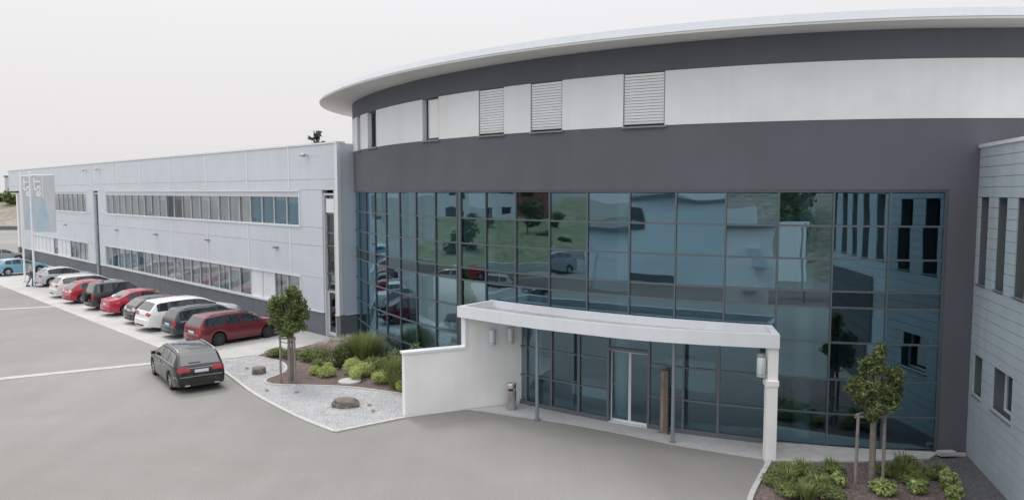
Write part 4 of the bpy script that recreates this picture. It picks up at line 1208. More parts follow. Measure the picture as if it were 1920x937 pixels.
        for sg in (1, -1): patch('bumper_trim', 'chrome', .02, .34, 3.9, 4.05, .01, (sg,), 6, 1)
        for sg in (1, -1): patch('sill_trim', 'chrome', ax[0]+ar+.03, ax[1]-ar-.03, 2.05, 2.35, .006, (sg,), 10, 1)
    if strip:
        for sg in (1, -1):
            patch('rub_strip', strip, ax[0]+ar+.02, ax[1]-ar-.02, 3.55, 3.75, .012, (sg,), 10, 1)
    if rails:
        for sg in (1, -1):
            p = [surf(x, 8.0, sg, .0) for x in np.linspace(.62, 2.65, 9)]
            p = [(q[0], q[1], q[2]+(.045 if 0 < k < 8 else .0)) for k, q in enumerate(p)]
            mb = MB(); mb.tube(p, .018, 6); mb.build('roof_rail', rails, t, 50)
    # mirrors
    for sg in (1, -1):
        p = surf(wins[-1][1]-.02, 6.15, sg, .0)
        mb = MB(); mb.hexa([(p[0]-.04, p[1]+sg*.02, p[2]), (p[0]+.05, p[1]+sg*.02, p[2]), (p[0]+.02, p[1]+sg*.19, p[2]+.01), (p[0]-.05, p[1]+sg*.19, p[2]+.01), (p[0]-.04, p[1]+sg*.03, p[2]+.12), (p[0]+.03, p[1]+sg*.03, p[2]+.12), (p[0]+.0, p[1]+sg*.18, p[2]+.12), (p[0]-.05, p[1]+sg*.18, p[2]+.12)])
        mb.build('mirror', paintm, t, 60)
    key = (rad, dark_rims)
    if key not in WHEELS: WHEELS[key] = wheel_meshes(rad, dark_rims)
    tm, rm = WHEELS[key]
    for a in ax:
        for sg in (1, -1):
            wo = link('wheel', tm, t); wo.location = (a-L_/2, sg*(hw0-.125), rad); wo.rotation_euler = (0, 0, 0 if sg > 0 else math.pi)
            link('rim', rm, wo)
    if spare:
        wo = link('spare_wheel', tm, t); wo.location = (-L_/2-.14, .08, .86); wo.rotation_euler = (0, 0, math.pi/2); wo.scale = (1, .9, 1)
        cv = MB(); cv.lathe([(rad*.98, .0), (rad*.97, .085), (rad*.8, .11), (0, .115)], 24, axis='y'); cv.build('wheel_cover', 'trim_black', wo, 30)
    return t

def park(s, out=3.35, da=0.0):
    """a spot on the parking strip: metres along the wing, metres out from its wall to the car's middle"""
    return W(s, out), R(45)+da
def P(s, out, L_): return W(s, out)
GRP = 'cars parked along the wing'
def parked(s, rear_wheel_out, kind, *a, da=0.0, flip=False, **k):
    L_, Wd, Tc, Bc, wins, ax, rg, ws = car_profiles(kind)
    mid = rear_wheel_out - (L_/2-ax[0])*.92
    hd = R(45)+da + (math.pi if flip else 0)
    return make_car(a[0], a[1], kind, a[2], W(s, mid), hd, group=GRP, **k)
parked(3.35, 4.62, 'boxy', 'estate_car', 'burgundy estate car with roof rails and black wheels beside the small tree', 'paint_burgundy', da=R(5), rails='trim_black', dark_rims=True)
parked(6.05, 4.60, 'boxy', 'estate_car', 'dark blue boxy estate car between the burgundy and the white estate', 'paint_navy', da=R(2), rails='trim_black', dark_rims=True)
parked(8.75, 4.62, 'estate', 'estate_car', 'bright white estate car parked between two dark cars', 'paint_white', da=R(3), scale=1.0, surround=True)
parked(11.25, 4.80, 'hatch', 'hatchback_car', 'black hatchback parked between the white estate and the red saloon', 'paint_black', da=R(2), tail='tail_clear', surround=True)
parked(14.95, 4.70, 'saloon', 'saloon_car', 'bright red saloon car with silver wheels between two black cars', 'paint_red', da=R(2))
parked(17.85, 4.85, 'offroad', 'off_road_car', 'dark green-black off-roader with a spare wheel on its back', 'paint_graphite', da=R(1), spare=True, rad=.35)
parked(21.6, 5.05, 'hatch', 'hatchback_car', 'red hatchback with pale tail lights beside the off-roader', 'paint_red2', da=R(3), tail='tail_clear')
parked(25.1, 4.70, 'estate', 'estate_car', 'pearl white estate car behind the red hatchback', 'paint_pearl', da=R(2), rails='chrome', surround=True)
parked(32.3, 4.20, 'hatch', 'hatchback_car', 'silver hatchback by the flagpoles', 'paint_silver', da=R(4), rad=.34, surround=True)
make_car('hatchback_car', 'light blue hatchback at the far left end of the yard', 'hatch', 'paint_blue', (-41.0, 61.9), R(57), rad=.34, group=GRP)
make_car('hatchback_car', 'grey car half hidden behind the light blue hatchback', 'hatch', 'paint_grey', W(57.0, 2.3), R(45), group=GRP)
make_car('estate_car', 'black estate car driving away across the yard with red tail lights', 'estate', 'paint_black', (-11.95, 26.90), R(127), rails='chrome', chrome=True, rad=.335, surround=True)
# ------------------------------------------------------------------ plants
def leaves_mesh(name, pts, nrm, size, m, aspect=1.7, jitter=.9, droop=0.0, seedv=1):
    """many small folded leaf faces, each at its own point"""
    r = np.random.default_rng(seedv); n = len(pts)
    nn = nrm + r.normal(0, jitter, (n, 3)); nn /= np.linalg.norm(nn, axis=1)[:, None]+1e-9
    ref = r.normal(0, 1, (n, 3)); ref[:, 2] -= droop
    a = np.cross(nn, ref); a /= np.linalg.norm(a, axis=1)[:, None]+1e-9
    b = np.cross(nn, a)
    s = size*r.uniform(.6, 1.35, n)[:, None]
    L_, Wd = s*aspect*.5, s*.5
    v0 = pts - b*L_; v1 = pts + a*Wd + nn*s*.12; v2 = pts + b*L_; v3 = pts - a*Wd + nn*s*.12
    V = np.stack([v0, v1, v2, v3], 1).reshape(-1, 3)
    me = bpy.data.meshes.new(name)
    me.from_pydata(V.tolist(), [], np.arange(n*4).reshape(-1, 4).tolist())
    for mm in (m if isinstance(m, (list, tuple)) else [m]): me.materials.append(M[mm])
    if isinstance(m, (list, tuple)) and len(m) > 1:
        me.polygons.foreach_set('material_index', r.choice(len(m), n, p=[.62, .38] if len(m) == 2 else None).tolist())
    me.update(); return me
def lobes_points(lobes, n, r, shell=.55):
    """points in a union of ellipsoid lobes (x,y,z,rx,ry,rz), denser towards the skin"""
    w = np.array([l[3]*l[4]*l[5] for l in lobes])**.67; w /= w.sum()
    idx = r.choice(len(lobes), n, p=w); d = r.normal(0, 1, (n, 3)); d /= np.linalg.norm(d, axis=1)[:, None]
    rad = shell+(1-shell)*r.uniform(0, 1, n)**.7
    L_ = np.array(lobes)[idx]
    return L_[:, :3]+d*L_[:, 3:]*rad[:, None]*r.uniform(.9, 1.12, n)[:, None], d

def shrub(x, y, h, w, m, label, n=900, size=.07, seedv=1, z=.045, aspect=1.7, group=None, name='shrub', flowers=0):
    r = np.random.default_rng(seedv)
    t = thing(name, label, 'shrub', (x, y, z), 0, group)
    lobes = []
    for k in range(9):
        a = r.uniform(0, 6.28); q = r.uniform(.0, .55)*w/2; rr_ = r.uniform(.38, .62)*w/2
        hz_ = r.uniform(.35, .62)*h
        lobes.append((q*math.cos(a), q*math.sin(a), max(hz_*.75, h*r.uniform(.3, .62)), rr_, rr_, hz_*.75))
    n, size = (int(n*1.7), size*.74) if size < .1 else (n, size)
    pts, d = lobes_points(lobes, n, r, .6)
    ok = pts[:, 2] > .01; pts, d = pts[ok], d[ok]
    d[:, 2] += .5
    link('foliage', leaves_mesh('foliage', pts, d, size, m, aspect, .8, 0, seedv), t)
    mb = MB()
    for k in range(5):
        a = r.uniform(0, 6.28); mb.tube([(0, 0, -.02), (math.cos(a)*w*.15, math.sin(a)*w*.15, h*.35), (math.cos(a)*w*.28, math.sin(a)*w*.28, h*.7)], [.015, .011, .005], 5)
    mb.build('stem', 'bark_dark', t)
    if flowers:
        p2, d2 = lobes_points(lobes, flowers, r, .98); k2 = p2[:, 2] > h*.4
        link('blossom', leaves_mesh('blossom', p2[k2]+d2[k2]*.02, d2[k2], .035, 'petal', 1, .5, 0, seedv), t)
    return t
def tuft(x, y, h, w, m, label, n=260, seedv=1, z=.045, width=.012, group=None, spread=1.0, name='grass_tuft'):
    """arching blades from one crown"""
    r = np.random.default_rng(seedv); t = thing(name, label, 'grass', (x, y, z), 0, group)
    mb = MB()
    for k in range(n):
        a = r.uniform(0, 6.28); q = r.uniform(0, .22)*w; hh = h*r.uniform(.6, 1.08); out = w*.5*r.uniform(.15, 1.0)*spread
        b0 = np.array([q*math.cos(a), q*math.sin(a), 0]); tip = np.array([(q+out)*math.cos(a), (q+out)*math.sin(a), hh*(1-.25*(out/w))])
        mid = (b0+tip)/2; mid[2] += hh*.20
        sd = np.array([-math.sin(a), math.cos(a), 0])*width*r.uniform(.7, 1.4)
        mb.quad(b0-sd, b0+sd, mid+sd*.9, mid-sd*.9); i = len(mb.v)
        mb.v += [tuple(mid-sd*.9), tuple(mid+sd*.9), tuple(tip)]; mb.f.append((i, i+1, i+2)); mb.m.append(0)
    mb.build('blades', m, t); return t

lime = 'lime cushions in the mulch bed'
shrub(-7.35, 27.35, .38, .62, 'leaf_lime', 'small lime green cushion plant nearest the staked tree', 1330, .038, 11, group=lime, flowers=6)
shrub(-6.80, 27.10, .50, .85, 'leaf_lime', 'lime green cushion plant, second from the staked tree', 1900, .038, 12, group=lime, flowers=8)
shrub(-6.00, 27.45, .62, .95, 'leaf_lime', 'larger lime green cushion with pale blossoms behind the round lid', 2280, .038, 13, group=lime, flowers=34)
shrub(-5.42, 27.05, .58, .95, 'leaf_lime', 'lime green cushion with pale blossoms, right of the largest one', 2280, .038, 14, group=lime, flowers=30)
shrub(-5.62, 26.55, .48, .75, 'leaf_lime', 'lime green cushion just behind the round white lid', 1710, .038, 15, group=lime, flowers=6)
shrub(-4.72, 26.05, .46, .82, 'leaf_lime', 'lime green cushion right of the round white lid', 1710, .038, 16, group=lime, flowers=8)
shrub(-3.75, 25.05, .45, .65, 'leaf_lime', 'lime green cushion at the foot of the tall green bush by the wall', 1330, .038, 17, group=lime)
grn = 'green shrubs in the mulch bed'
shrub(-9.75, 30.35, .42, 1.0, 'leaf_green', 'low green shrub at the far left tip of the mulch bed', 800, .06, 21, group=grn)
shrub(-9.00, 30.00, .46, 1.0, 'leaf_green', 'low green shrub left of the tree stakes', 800, .06, 22, group=grn)
shrub(-8.25, 29.6, .52, 1.0, 'leaf_green', 'low green shrub right behind the tree stakes', 900, .06, 23, group=grn)
shrub(-7.55, 29.2, .62, 1.0, 'leaf_green', 'green shrub just right of the tree stakes', 900, .06, 24, group=grn)
shrub(-7.35, 28.25, .50, .9, 'leaf_green', 'green shrub behind the two smallest lime cushions', 900, .06, 25, group=grn)
shrub(-6.60, 28.55, .95, 1.25, ['leaf_green', 'leaf_dark'], 'round dark green shrub beside the tall feathery grass', 2000, .055, 26, group=grn)
shrub(-4.75, 26.95, .80, 1.05, 'leaf_green', 'green shrub in front of the blue glass between grass and wall', 1300, .06, 27, group=grn)
shrub(-3.75, 26.3, .95, 1.2, 'leaf_green', 'green shrub close to the glass behind the wall end', 1500, .06, 28, group=grn)
shrub(-3.45, 25.15, 1.62, 1.25, ['leaf_green', 'leaf_dark'], 'tall dense green bush touching the end of the white wall', 2600, .06, 29, aspect=3.2, group=grn)
shrub(-4.10, 25.75, .85, .8, 'leaf_green', 'mid-height green shrub left of the tall bush by the wall', 1000, .06, 30, group=grn)
shrub(-4.45, 27.6, .9, 1.1, 'leaf_green', 'green shrub close under the curved glass behind the lime cushions', 1300, .06, 35, group=grn)
shrub(-3.15, 25.75, 1.25, 1.1, 'leaf_green', 'green bush between the tall bush and the glass, behind the white wall', 1600, .06, 36, aspect=2.6, group=grn)
shrub(-6.9, 28.0, .55, .8, ['leaf_green', 'leaf_dark'], 'low dark green shrub in front of the round dark one', 900, .05, 37, group=grn)
shrub(-5.05, 27.55, .7, .9, 'leaf_green', 'green shrub right behind the blossoming lime cushions', 1000, .055, 38, group=grn)
gr = 'tall grasses in the mulch bed'
tuft(-3.95, 25.45, 1.15, 1.2, 'leaf_grass', 'feathery green grass left of the tall bush by the white wall', 900, 39, group=gr, width=.010)
tuft(-5.75, 28.85, 1.35, 1.75, 'leaf_grass', 'big feathery green grass clump before the curved glass', 1500, 31, group=gr, width=.011)
tuft(-5.05, 28.95, .85, 1.2, 'leaf_blue', 'blue-green spiky grass right of the big feathery clump', 420, 32, group=gr, width=.014)
tuft(-6.2, 29.6, .95, 1.1, 'leaf_grass', 'green grass clump behind the round dark shrub', 500, 33, group=gr)
tuft(-5.1, 30.3, .8, 1.0, 'leaf_blue', 'spiky blue grass close under the curved glass', 300, 34, group=gr)
dry = 'dry grasses by the wing door'
for k, (x, y, lab) in enumerate([(-8.05, 31.1, 'nearest the tree stakes'), (-7.45, 30.75, 'second from the tree stakes'), (-7.0, 31.3, 'in the middle of the patch'), (-7.7, 31.9, 'furthest back, near the door'), (-6.6, 30.7, 'next to the green grass'), (-6.65, 31.9, 'behind the middle one'), (-7.3, 32.5, 'right in front of the plinth corner')]):
    tuft(x, y, .52, 1.05, 'leaf_dry', 'pale dry grass tuft by the wing door, ' + lab, 420, 40+k, group=dry, width=.008)
# right bed
rb = 'low green shrubs in the right bed'
for k, (x, y, h, w, lab) in enumerate([(6.60, 17.55, .34, .9, 'nearest the porch pier'), (6.20, 16.85, .36, 1.0, 'by the curving kerb'), (7.20, 17.35, .32, .9, 'left of the tree stakes, at the back'), (6.95, 16.7, .30, 1.0, 'left of the tree stakes, in the middle'), (6.3, 16.2, .34, 1.1, 'at the lower end of the kerb'), (7.1, 16.1, .28, .9, 'lowest, left of the tree stakes'), (7.75, 17.55, .32, .7, 'just behind the left tree stake'), (9.0, 17.4, .38, .8, 'just right of the tree'), (9.55, 17.5, .55, .85, 'tallest, at the back right'), (9.35, 16.95, .4, .8, 'right of the tree, in the middle'), (9.95, 17.2, .36, .6, 'at the gravel path edge')]):
    shrub(x, y, h*.8, w*.86, ['leaf_green', 'leaf_grass'], 'low needle-leaved green shrub in the right bed, ' + lab, 1500, .035, 60+k, .04, 2.6, rb)
    tuft(x+.22*math.sin(k*2.1), y-.2*math.cos(k*1.7), h*1.15, w*.75, 'leaf_grass' if k % 3 else 'leaf_pale', 'upright sprigs in the right bed, ' + lab, 130, 360+k, .04, .011, 'upright sprigs in the right bed', .8, 'sprig_plant')
pl = 'pale leafy perennials in the right bed'
for k, (x, y, h, w, lab) in enumerate([(7.55, 16.75, .34, .5, 'left of the tree'), (8.35, 16.35, .30, .75, 'at the foot of the tree'), (9.15, 16.35, .34, .5, 'right of the tree'), (9.95, 16.5, .50, .45, 'nearest the gravel path'), (9.7, 16.0, .36, .5, 'at the lower right of the bed'), (10.1, 16.95, .40, .3, 'on the path edge')]):
    shrub(x, y, h, w, ['leaf_pale', 'leaf_lime'], 'pale broad-leaved plant in the right bed, ' + lab, 260, .085, 80+k, .04, 1.8, pl, 'perennial_plant')

def sprays(lobes, n, r, rr=(.10, .19)):
    out = []
    for k in range(n):
        l = lobes[r.integers(len(lobes))]; d = r.normal(0, 1, 3); d /= np.linalg.norm(d); q = r.uniform(.45, 1.08); e = r.uniform(*rr)
        out.append((l[0]+d[0]*l[3]*q, l[1]+d[1]*l[4]*q, l[2]+d[2]*l[5]*q, e, e, e*.8))
    return out
def tree(x, y, z0, htr, lobes, n, size, m, label, seedv, name='young_tree', lean=0.0, barkm='bark', rad=.06, group=None):
    r = np.random.default_rng(seedv); t = thing(name, label, 'tree', (x, y, z0), 0, group)
    mb = MB()
    topz = max(l[2]+l[5]*.4 for l in lobes)
    mb.tube([(0, 0, -.05), (lean*.3, 0, htr*.5), (lean, 0, htr), (lean*1.2, .02, (htr+topz)/2), (lean*1.3, 0, topz)], [rad*1.15, rad, rad*.85, rad*.55, rad*.15], 9)
    for l in lobes:
        b0 = (lean, 0, htr*r.uniform(.85, 1.02)); e = (l[0], l[1], l[2])
        m_ = tuple((b0[i]+e[i])/2+r.normal(0, .04) for i in range(3))
        mb.tube([b0, m_, e], [rad*.4, rad*.25, rad*.08], 5)
    mb.build('trunk', barkm, t, 50)
    pts, d = lobes_points(lobes, n, r, .5); d[:, 2] += .6
    link('crown', leaves_mesh('crown', pts, d, size, m, 1.5, .75, .4, seedv), t)
    return t
r_ = np.random.default_rng(3)
lob = [(0, 0, 2.45, .55, .5, .55), (-.30, .05, 2.25, .42, .4, .42), (.32, 0, 2.30, .40, .4, .45), (.05, .1, 2.95, .34, .34, .40), (.18, -.1, 3.15, .26, .24, .28), (-.25, -.1, 2.78, .32, .3, .32), (.1, -.25, 2.05, .42, .36, .32), (-.12, .2, 2.0, .36, .36, .26), (.42, .0, 2.62, .24, .22, .26), (-.42, .0, 2.62, .2, .2, .26)]
lob = sprays(lob, 150, np.random.default_rng(4), (.13, .22))
tree(-7.95, 26.28, .045, 1.75, lob, 12000, .052, ['leaf_tree', 'leaf_green'], 'small round-crowned tree with wooden stakes in the mulch bed by the wing', 5)
lob = [(0, 0, 2.15, .55, .5, .42), (-.36, .0, 2.05, .34, .34, .36), (.36, .05, 2.10, .34, .34, .36), (.02, .1, 2.50, .42, .38, .28), (-.42, 0, 2.42, .22, .2, .22), (.46, .0, 2.55, .18, .18, .20), (.10, 0, 3.05, .13, .12, .28), (-.16, .05, 2.75, .18, .16, .18), (.05, -.25, 1.85, .40, .34, .26), (-.1, .25, 1.80, .34, .3, .22), (.5, .05, 2.0, .16, .16, .22), (-.56, -.05, 2.15, .16, .16, .2)]
lob = [(0, 0, 2.1, .42, .38, .30), (-.28, 0, 2.0, .26, .26, .24), (.28, 0, 2.05, .26, .26, .24)] + sprays(lob, 80, np.random.default_rng(8), (.10, .18)) + [(.10, 0, 3.0, .10, .10, .2), (.12, 0, 3.2, .07, .07, .12)]
tree(8.47, 17.10, .04, 1.65, lob, 7000, .05, ['leaf_tree2', 'leaf_tree'], 'small tree with a sprig on top and wooden stakes before the right glass', 6)
def stakes(x, y, z, ang, label, pts):
    t = thing('tree_stakes', label, 'stakes', (x, y, z), ang, 'wooden stake frames round the young trees')
    for (a, b) in pts:
        mb = MB(); mb.tube([(a, b, -.1), (a*1.0, b, .8), (a*.98, b, 1.66)], [.042, .04, .036], 8); mb.build('post', 'wood_grey', t, 50)
    for k in range(3):
        (a, b), (c, d) = pts[k], pts[(k+1) % 3]
        mb = MB(); e = .1; mb.tube([(a-(c-a)*e, b-(d-b)*e, 1.58+.03*k), (c+(c-a)*e, d+(d-b)*e, 1.58+.03*k)], .028, 6); mb.build('rail', 'wood_grey', t, 50)
    mb = MB()
    for (a, b) in pts: mb.tube([(a, b, 1.45), (0, 0, 1.40)], .012, 4)
    mb.build('tie', 'bark_dark', t)
stakes(-7.95, 26.28, .045, 0, 'three grey wooden stakes holding the small tree near the wing', [(-.30, -.06), (.22, -.08), (.03, .26)])
stakes(8.47, 17.10, .04, 0, 'three grey wooden stakes holding the small tree at the right', [(-.46, -.16), (.19, -.12), (.05, .20)])

def rock(x, y, sx, sy, sz, label, seedv, rz=0.0, m='stone'):
    bm = bmesh.new(); bmesh.ops.create_icosphere(bm, subdivisions=3, radius=1.0); r = np.random.default_rng(seedv)
    ph = r.uniform(0, 6, 9)
    for v in bm.verts:
        c = v.co; k = 1+.13*math.sin(c.x*3.1+ph[0])+.11*math.sin(c.y*4.3+ph[1])+.08*math.sin(c.z*6+ph[2]+c.x*4)+r.normal(0, .018)
        c = Vector((math.copysign(abs(c.x)**.62, c.x), math.copysign(abs(c.y)**.62, c.y), math.copysign(abs(c.z)**.55, c.z)))*k
        v.co = Vector((c.x*sx, c.y*sy, c.z*sz+sz*.55+.10*sz*c.x))
    me = bpy.data.meshes.new('boulder'); bm.to_mesh(me); bm.free(); me.materials.append(M[m])
    o = link('boulder', me); o.location = (x, y, .03); o.rotation_euler = (0, 0, rz); tag(o, label, 'rock', 'boulders on the gravel'); return o
rock(-9.50, 27.60, .25, .20, .16, 'small brown boulder on the gravel near the black estate car', 1, .2)
rock(-5.28, 23.25, .44, .26, .17, 'larger flat brown boulder on the gravel before the white wall', 2, .08)
b_ = MB(); b_.lathe([(0, .045), (.40, .045), (.40, .10), (.37, .12), (0, .125)], 32)
o = b_.build('shaft_cover', 'kerb', None, 40); o.location = (-5.80, 26.25, 0); tag(o, 'round pale concrete shaft lid in the bark mulch', 'manhole')
for k, (x, y, lab) in enumerate([(-7.9, 33.1, 'left'), (-7.55, 33.25, 'right')]):
    o = rock(x, y, .22, .18, .12, 'pale stone by the wing plinth, the ' + lab + ' one of two', 20+k, .4*k, 'stone_pale')

# conifer rising behind the wing
t = thing('conifer_tree', 'tall dark conifer top showing above the wing roof', 'tree', (-18.4, 70, 0))
mb = MB(); mb.tube([(0, 0, 0), (.1, 0, 6), (0, 0, 12.5)], [.28, .2, .04], 8)
P_, D_ = [], []; r_ = np.random.default_rng(9)
for k in range(40):
    z = 4+8.4*(k/40)+r_.uniform(-.1, .1); a = r_.uniform(0, 6.28); ln = (12.9-z)*.20+r_.uniform(.2, .65)
    e = (math.cos(a)*ln, math.sin(a)*ln, z+ln*r_.uniform(.1, .45)); mb.tube([(0, 0, z), e], [.035, .012], 4)
    for q in range(26):
        f = r_.uniform(.35, 1.08); P_.append((e[0]*f+r_.normal(0, .09), e[1]*f+r_.normal(0, .09), z+(e[2]-z)*f+r_.normal(0, .09))); D_.append((0, 0, 1))
mb.build('trunk', 'bark_dark', t, 50)
link('crown', leaves_mesh('crown', np.array(P_), np.array(D_, float), .20, 'leaf_far', 2.2, 1.0, 0, 4), t)

# ------------------------------------------------------------------ person walking by the flagpoles
def skin_mesh(name, verts, edges_, radii, m, parent):
    me = bpy.data.meshes.new(name); me.from_pydata(verts, edges_, []); me.update()
    o = bpy.data.objects.new(name, me); COL.objects.link(o)
    o.modifiers.new('skin', 'SKIN'); o.modifiers.new('sub', 'SUBSURF').levels = 2
    for k, rr_ in enumerate(radii): me.skin_vertices[0].data[k].radius = rr_ if isinstance(rr_, tuple) else (rr_, rr_)
    me.skin_vertices[0].data[0].use_root = True
    bpy.context.view_layer.update()
    m2 = bpy.data.meshes.new_from_object(o.evaluated_get(bpy.context.evaluated_depsgraph_get()))
    bpy.data.objects.remove(o)
    m2.materials.clear(); m2.materials.append(M[m]); m2.polygons.foreach_set('use_smooth', [True]*len(m2.polygons))
    return link(name, m2, parent)
M['skin'] = mat('skin', (0.50, 0.32, 0.25), .6, var=.05)
M['jacket'] = mat('jacket', (0.46, 0.42, 0.36), .9, var=.12, scale=14)
M['jeans'] = mat('jeans', (0.20, 0.26, 0.33), .9, var=.15, scale=14)
M['hair'] = mat('hair', (0.13, 0.085, 0.055), .7, var=.2, scale=30)
M['bag'] = mat('bag', (0.09, 0.055, 0.05), .6, var=.1)
pe = thing('person', 'person in a beige jacket and pale jeans walking past the flagpole with a dark bag', 'person', (-34.95, 53.9, .01), R(35))
vb = [(0, 0, .92), (0, 0, 1.10), (0, 0, 1.30), (0, 0, 1.42), (0, 0, 1.50), (.01, 0, 1.58), (.01, 0, 1.67),
      (0, .17, 1.38), (-.06, .22, 1.13), (.02, .24, .92), (.05, .24, .84), (0, -.17, 1.38), (.08, -.22, 1.14), (.20, -.22, .96), (.25, -.22, .90),
      (0, .09, .88), (.16, .10, .50), (.08, .10, .09), (.20, .10, .05), (0, -.09, .88), (-.06, -.10, .48), (-.26, -.10, .13), (-.16, -.10, .06)]
eb = [(0, 1), (1, 2), (2, 3), (3, 4), (4, 5), (5, 6), (3, 7), (7, 8), (8, 9), (9, 10), (3, 11), (11, 12), (12, 13), (13, 14), (0, 15), (15, 16), (16, 17), (17, 18), (0, 19), (19, 20), (20, 21), (21, 22)]
rbod = [.13, .12, .14, .10, .055, .085, .075, .05, .042, .032, .035, .05, .042, .032, .035, .085, .055, .04, .035, .085, .055, .04, .035]
skin_mesh('body', vb, eb, rbod, 'skin', pe)
vj = [vb[i] for i in (0, 1, 2, 3, 7, 8, 9, 11, 12, 13)]
skin_mesh('jacket', vj, [(0, 1), (1, 2), (2, 3), (3, 4), (4, 5), (5, 6), (3, 7), (7, 8), (8, 9)], [.165, .155, .165, .12, .072, .062, .05, .072, .062, .05], 'jacket', pe)
vt = [vb[i] for i in (0, 15, 16, 17, 19, 20, 21)]
skin_mesh('trousers', vt, [(0, 1), (1, 2), (2, 3), (0, 4), (4, 5), (5, 6)], [.15, .105, .075, .062, .105, .075, .062], 'jeans', pe)
skin_mesh('hair', [(-.02, 0, 1.60), (-.015, 0, 1.68), (.0, 0, 1.715)], [(0, 1), (1, 2)], [.09, .085, .05], 'hair', pe)
for k in (18, 22):
    x, y, z = vb[k]; mb = MB(); mb.box(x-.16, x+.10, y-.045, y+.045, max(z-.055, 0.0), z+.03); mb.build('shoe', 'trim_black', pe)
for (x, y, z) in ((.095, .03, 1.63), (.095, -.03, 1.63)):
    mb = MB(); mb.box(x-.012, x+.004, y-.012, y+.012, z-.007, z+.007); mb.build('eye', 'trim_black', pe)
b_ = MB(); b_.box(-.14, .14, -.05, .05, 0, .26); o = b_.build('shoulder_bag', 'bag'); o.location = (-34.72, 53.68, .82); o.rotation_euler = (0, .1, R(35)); tag(o, 'dark shoulder bag carried at the hip of the walking person', 'bag')
b_ = MB(); b_.tube([(.10, 0, .25), (.04, .02, .60), (-.06, .10, .62)], .012, 5); b_.build('strap', 'bag', o)

# ------------------------------------------------------------------ what lies beyond and behind: seen at the far left and mirrored in the glass
def mound(name, x0, x1, y0, y1, hf, m, n=24):
    mb = MB()
    for a in range(n+1):
        for b in range(n+1):
            x, y = x0+(x1-x0)*a/n, y0+(y1-y0)*b/n; mb.v.append((x, y, hf(x, y)))
    for a in range(n):
        for b in range(n):
            i = a*(n+1)+b; mb.f.append((i, i+n+1, i+n+2, i+1)); mb.m.append(0)
    return tag(mb.build(name, m, None, 60), kind='structure')
nz = lambda x, y: .35*math.sin(x*.31+1)+.3*math.sin(y*.27)+.2*math.sin(x*.7+y*.5)
mound('gravel_embankment', -150, -60, 128, 190, lambda x, y: -0.3+max(0, min(1, (y-136)/24))*(5.2+nz(x, y)), 'bank')
mound('grass_bank', -110, -37, -30, 46, lambda x, y: -0.25+max(0, min(1, (-39-x)/34))**.9*(3.4+nz(x, y)), 'grass')
# retaining edge before the embankment
b_ = MB(); b_.box(-150, -60, 134.8, 135.2, 0, .7); tag(b_.build('retaining_wall', 'plinth'), 'low dark retaining wall along the foot of the far gravel bank', 'wall')
for k, (x, y, h, w) in enumerate([(-113, 163, 3.2, 7), (-106, 160, 3.6, 6), (-99.5, 158, 3.0, 6), (-93, 160, 3.4, 6), (-87, 158, 3.2, 6)]):
    shrub(x, y, h, w, ['leaf_green', 'leaf_tree'], 'green bush on the far gravel bank, %s from the left' % ['first', 'second', 'third', 'fourth', 'fifth'][k], 900, .5, 120+k, 4.2, 1.3, 'bushes on the far bank', 'bush')
def house(x, y, z, rz, w, d, h, roofh, wallm, roofm, label, nx=4, ny=2, name='house'):
    t = thing(name, label, 'building', (x, y, z), rz)
    boxobj('wall', wallm, t, -w/2, w/2, -d/2, d/2, -2, h)
    if roofh > 0:
        mb = MB(); o_ = .4; e = [(-w/2-o_, -d/2-o_, h), (w/2+o_, -d/2-o_, h), (w/2+o_, d/2+o_, h), (-w/2-o_, d/2+o_, h)]; r0, r1 = (-w/2-o_, 0, h+roofh), (w/2+o_, 0, h+roofh)
        mb.poly([e[0], e[1], r1, r0]); mb.poly([e[2], e[3], r0, r1]); mb.poly([e[1], e[2], r1]); mb.poly([e[3], e[0], r0]); mb.poly(e[::-1]); mb.build('roof', roofm, t)
    else: boxobj('roof', roofm, t, -w/2-.15, w/2+.15, -d/2-.15, d/2+.15, h, h+.25)
    for a in range(nx):
        for b in range(ny):
            cx, cz = -w/2+w*(a+.5)/nx, h*(b+.55)/ny
            fr = boxobj('window', 'dark_frame', t, cx-.6, cx+.6, -d/2-.03, -d/2+.05, cz-.6, cz+.6)
            boxobj('pane', 'car_glass', fr, cx-.52, cx+.52, -d/2-.045, -d/2-.031, cz-.52, cz+.52)
    return t
M['brick_red'] = mat('brick_red', (0.28, 0.10, 0.07), .85, var=.15, scale=3)
M['roof_grey'] = mat('roof_grey', (0.09, 0.10, 0.11), .7, var=.12, scale=2)
M['house_white'] = mat('house_white', (0.80, 0.82, 0.84), .85, var=.04)
M['warehouse'] = mat('warehouse', (0.66, 0.74, 0.80), .6, var=.03, scale=1, big=.05)
house(-100, 172, 5.0, 0, 26, 10, 5.2, 0, 'interior', 'roof_grey', 'grey flat-roofed building beyond the far bank at the left edge', 8, 2, 'far_building')
house(-84, 22, 3.0, R(90), 14, 9, 6, 3, 'house_white', 'roof_grey', 'white house on the grass bank mirrored in the glass', 5, 2)
house(-80, 4, 3.0, R(100), 10, 9, 5.5, 3.5, 'brick_red', 'roof_grey', 'red brick house on the grass bank mirrored in the glass', 3, 2)
house(-82, 40, 3.0, R(80), 12, 9, 5.5, 3.5, 'house_white', 'brick_red', 'white house with red roof on the grass bank mirrored in the glass', 4, 2)
# warehouse across the yard, mirrored in the middle panes
wa_ = math.atan2(-.545, .838)
ware = thing('warehouse', 'pale blue-white flat warehouse across the yard, mirrored in the glass front', 'building', (-17.0, -4.4, 0), wa_)
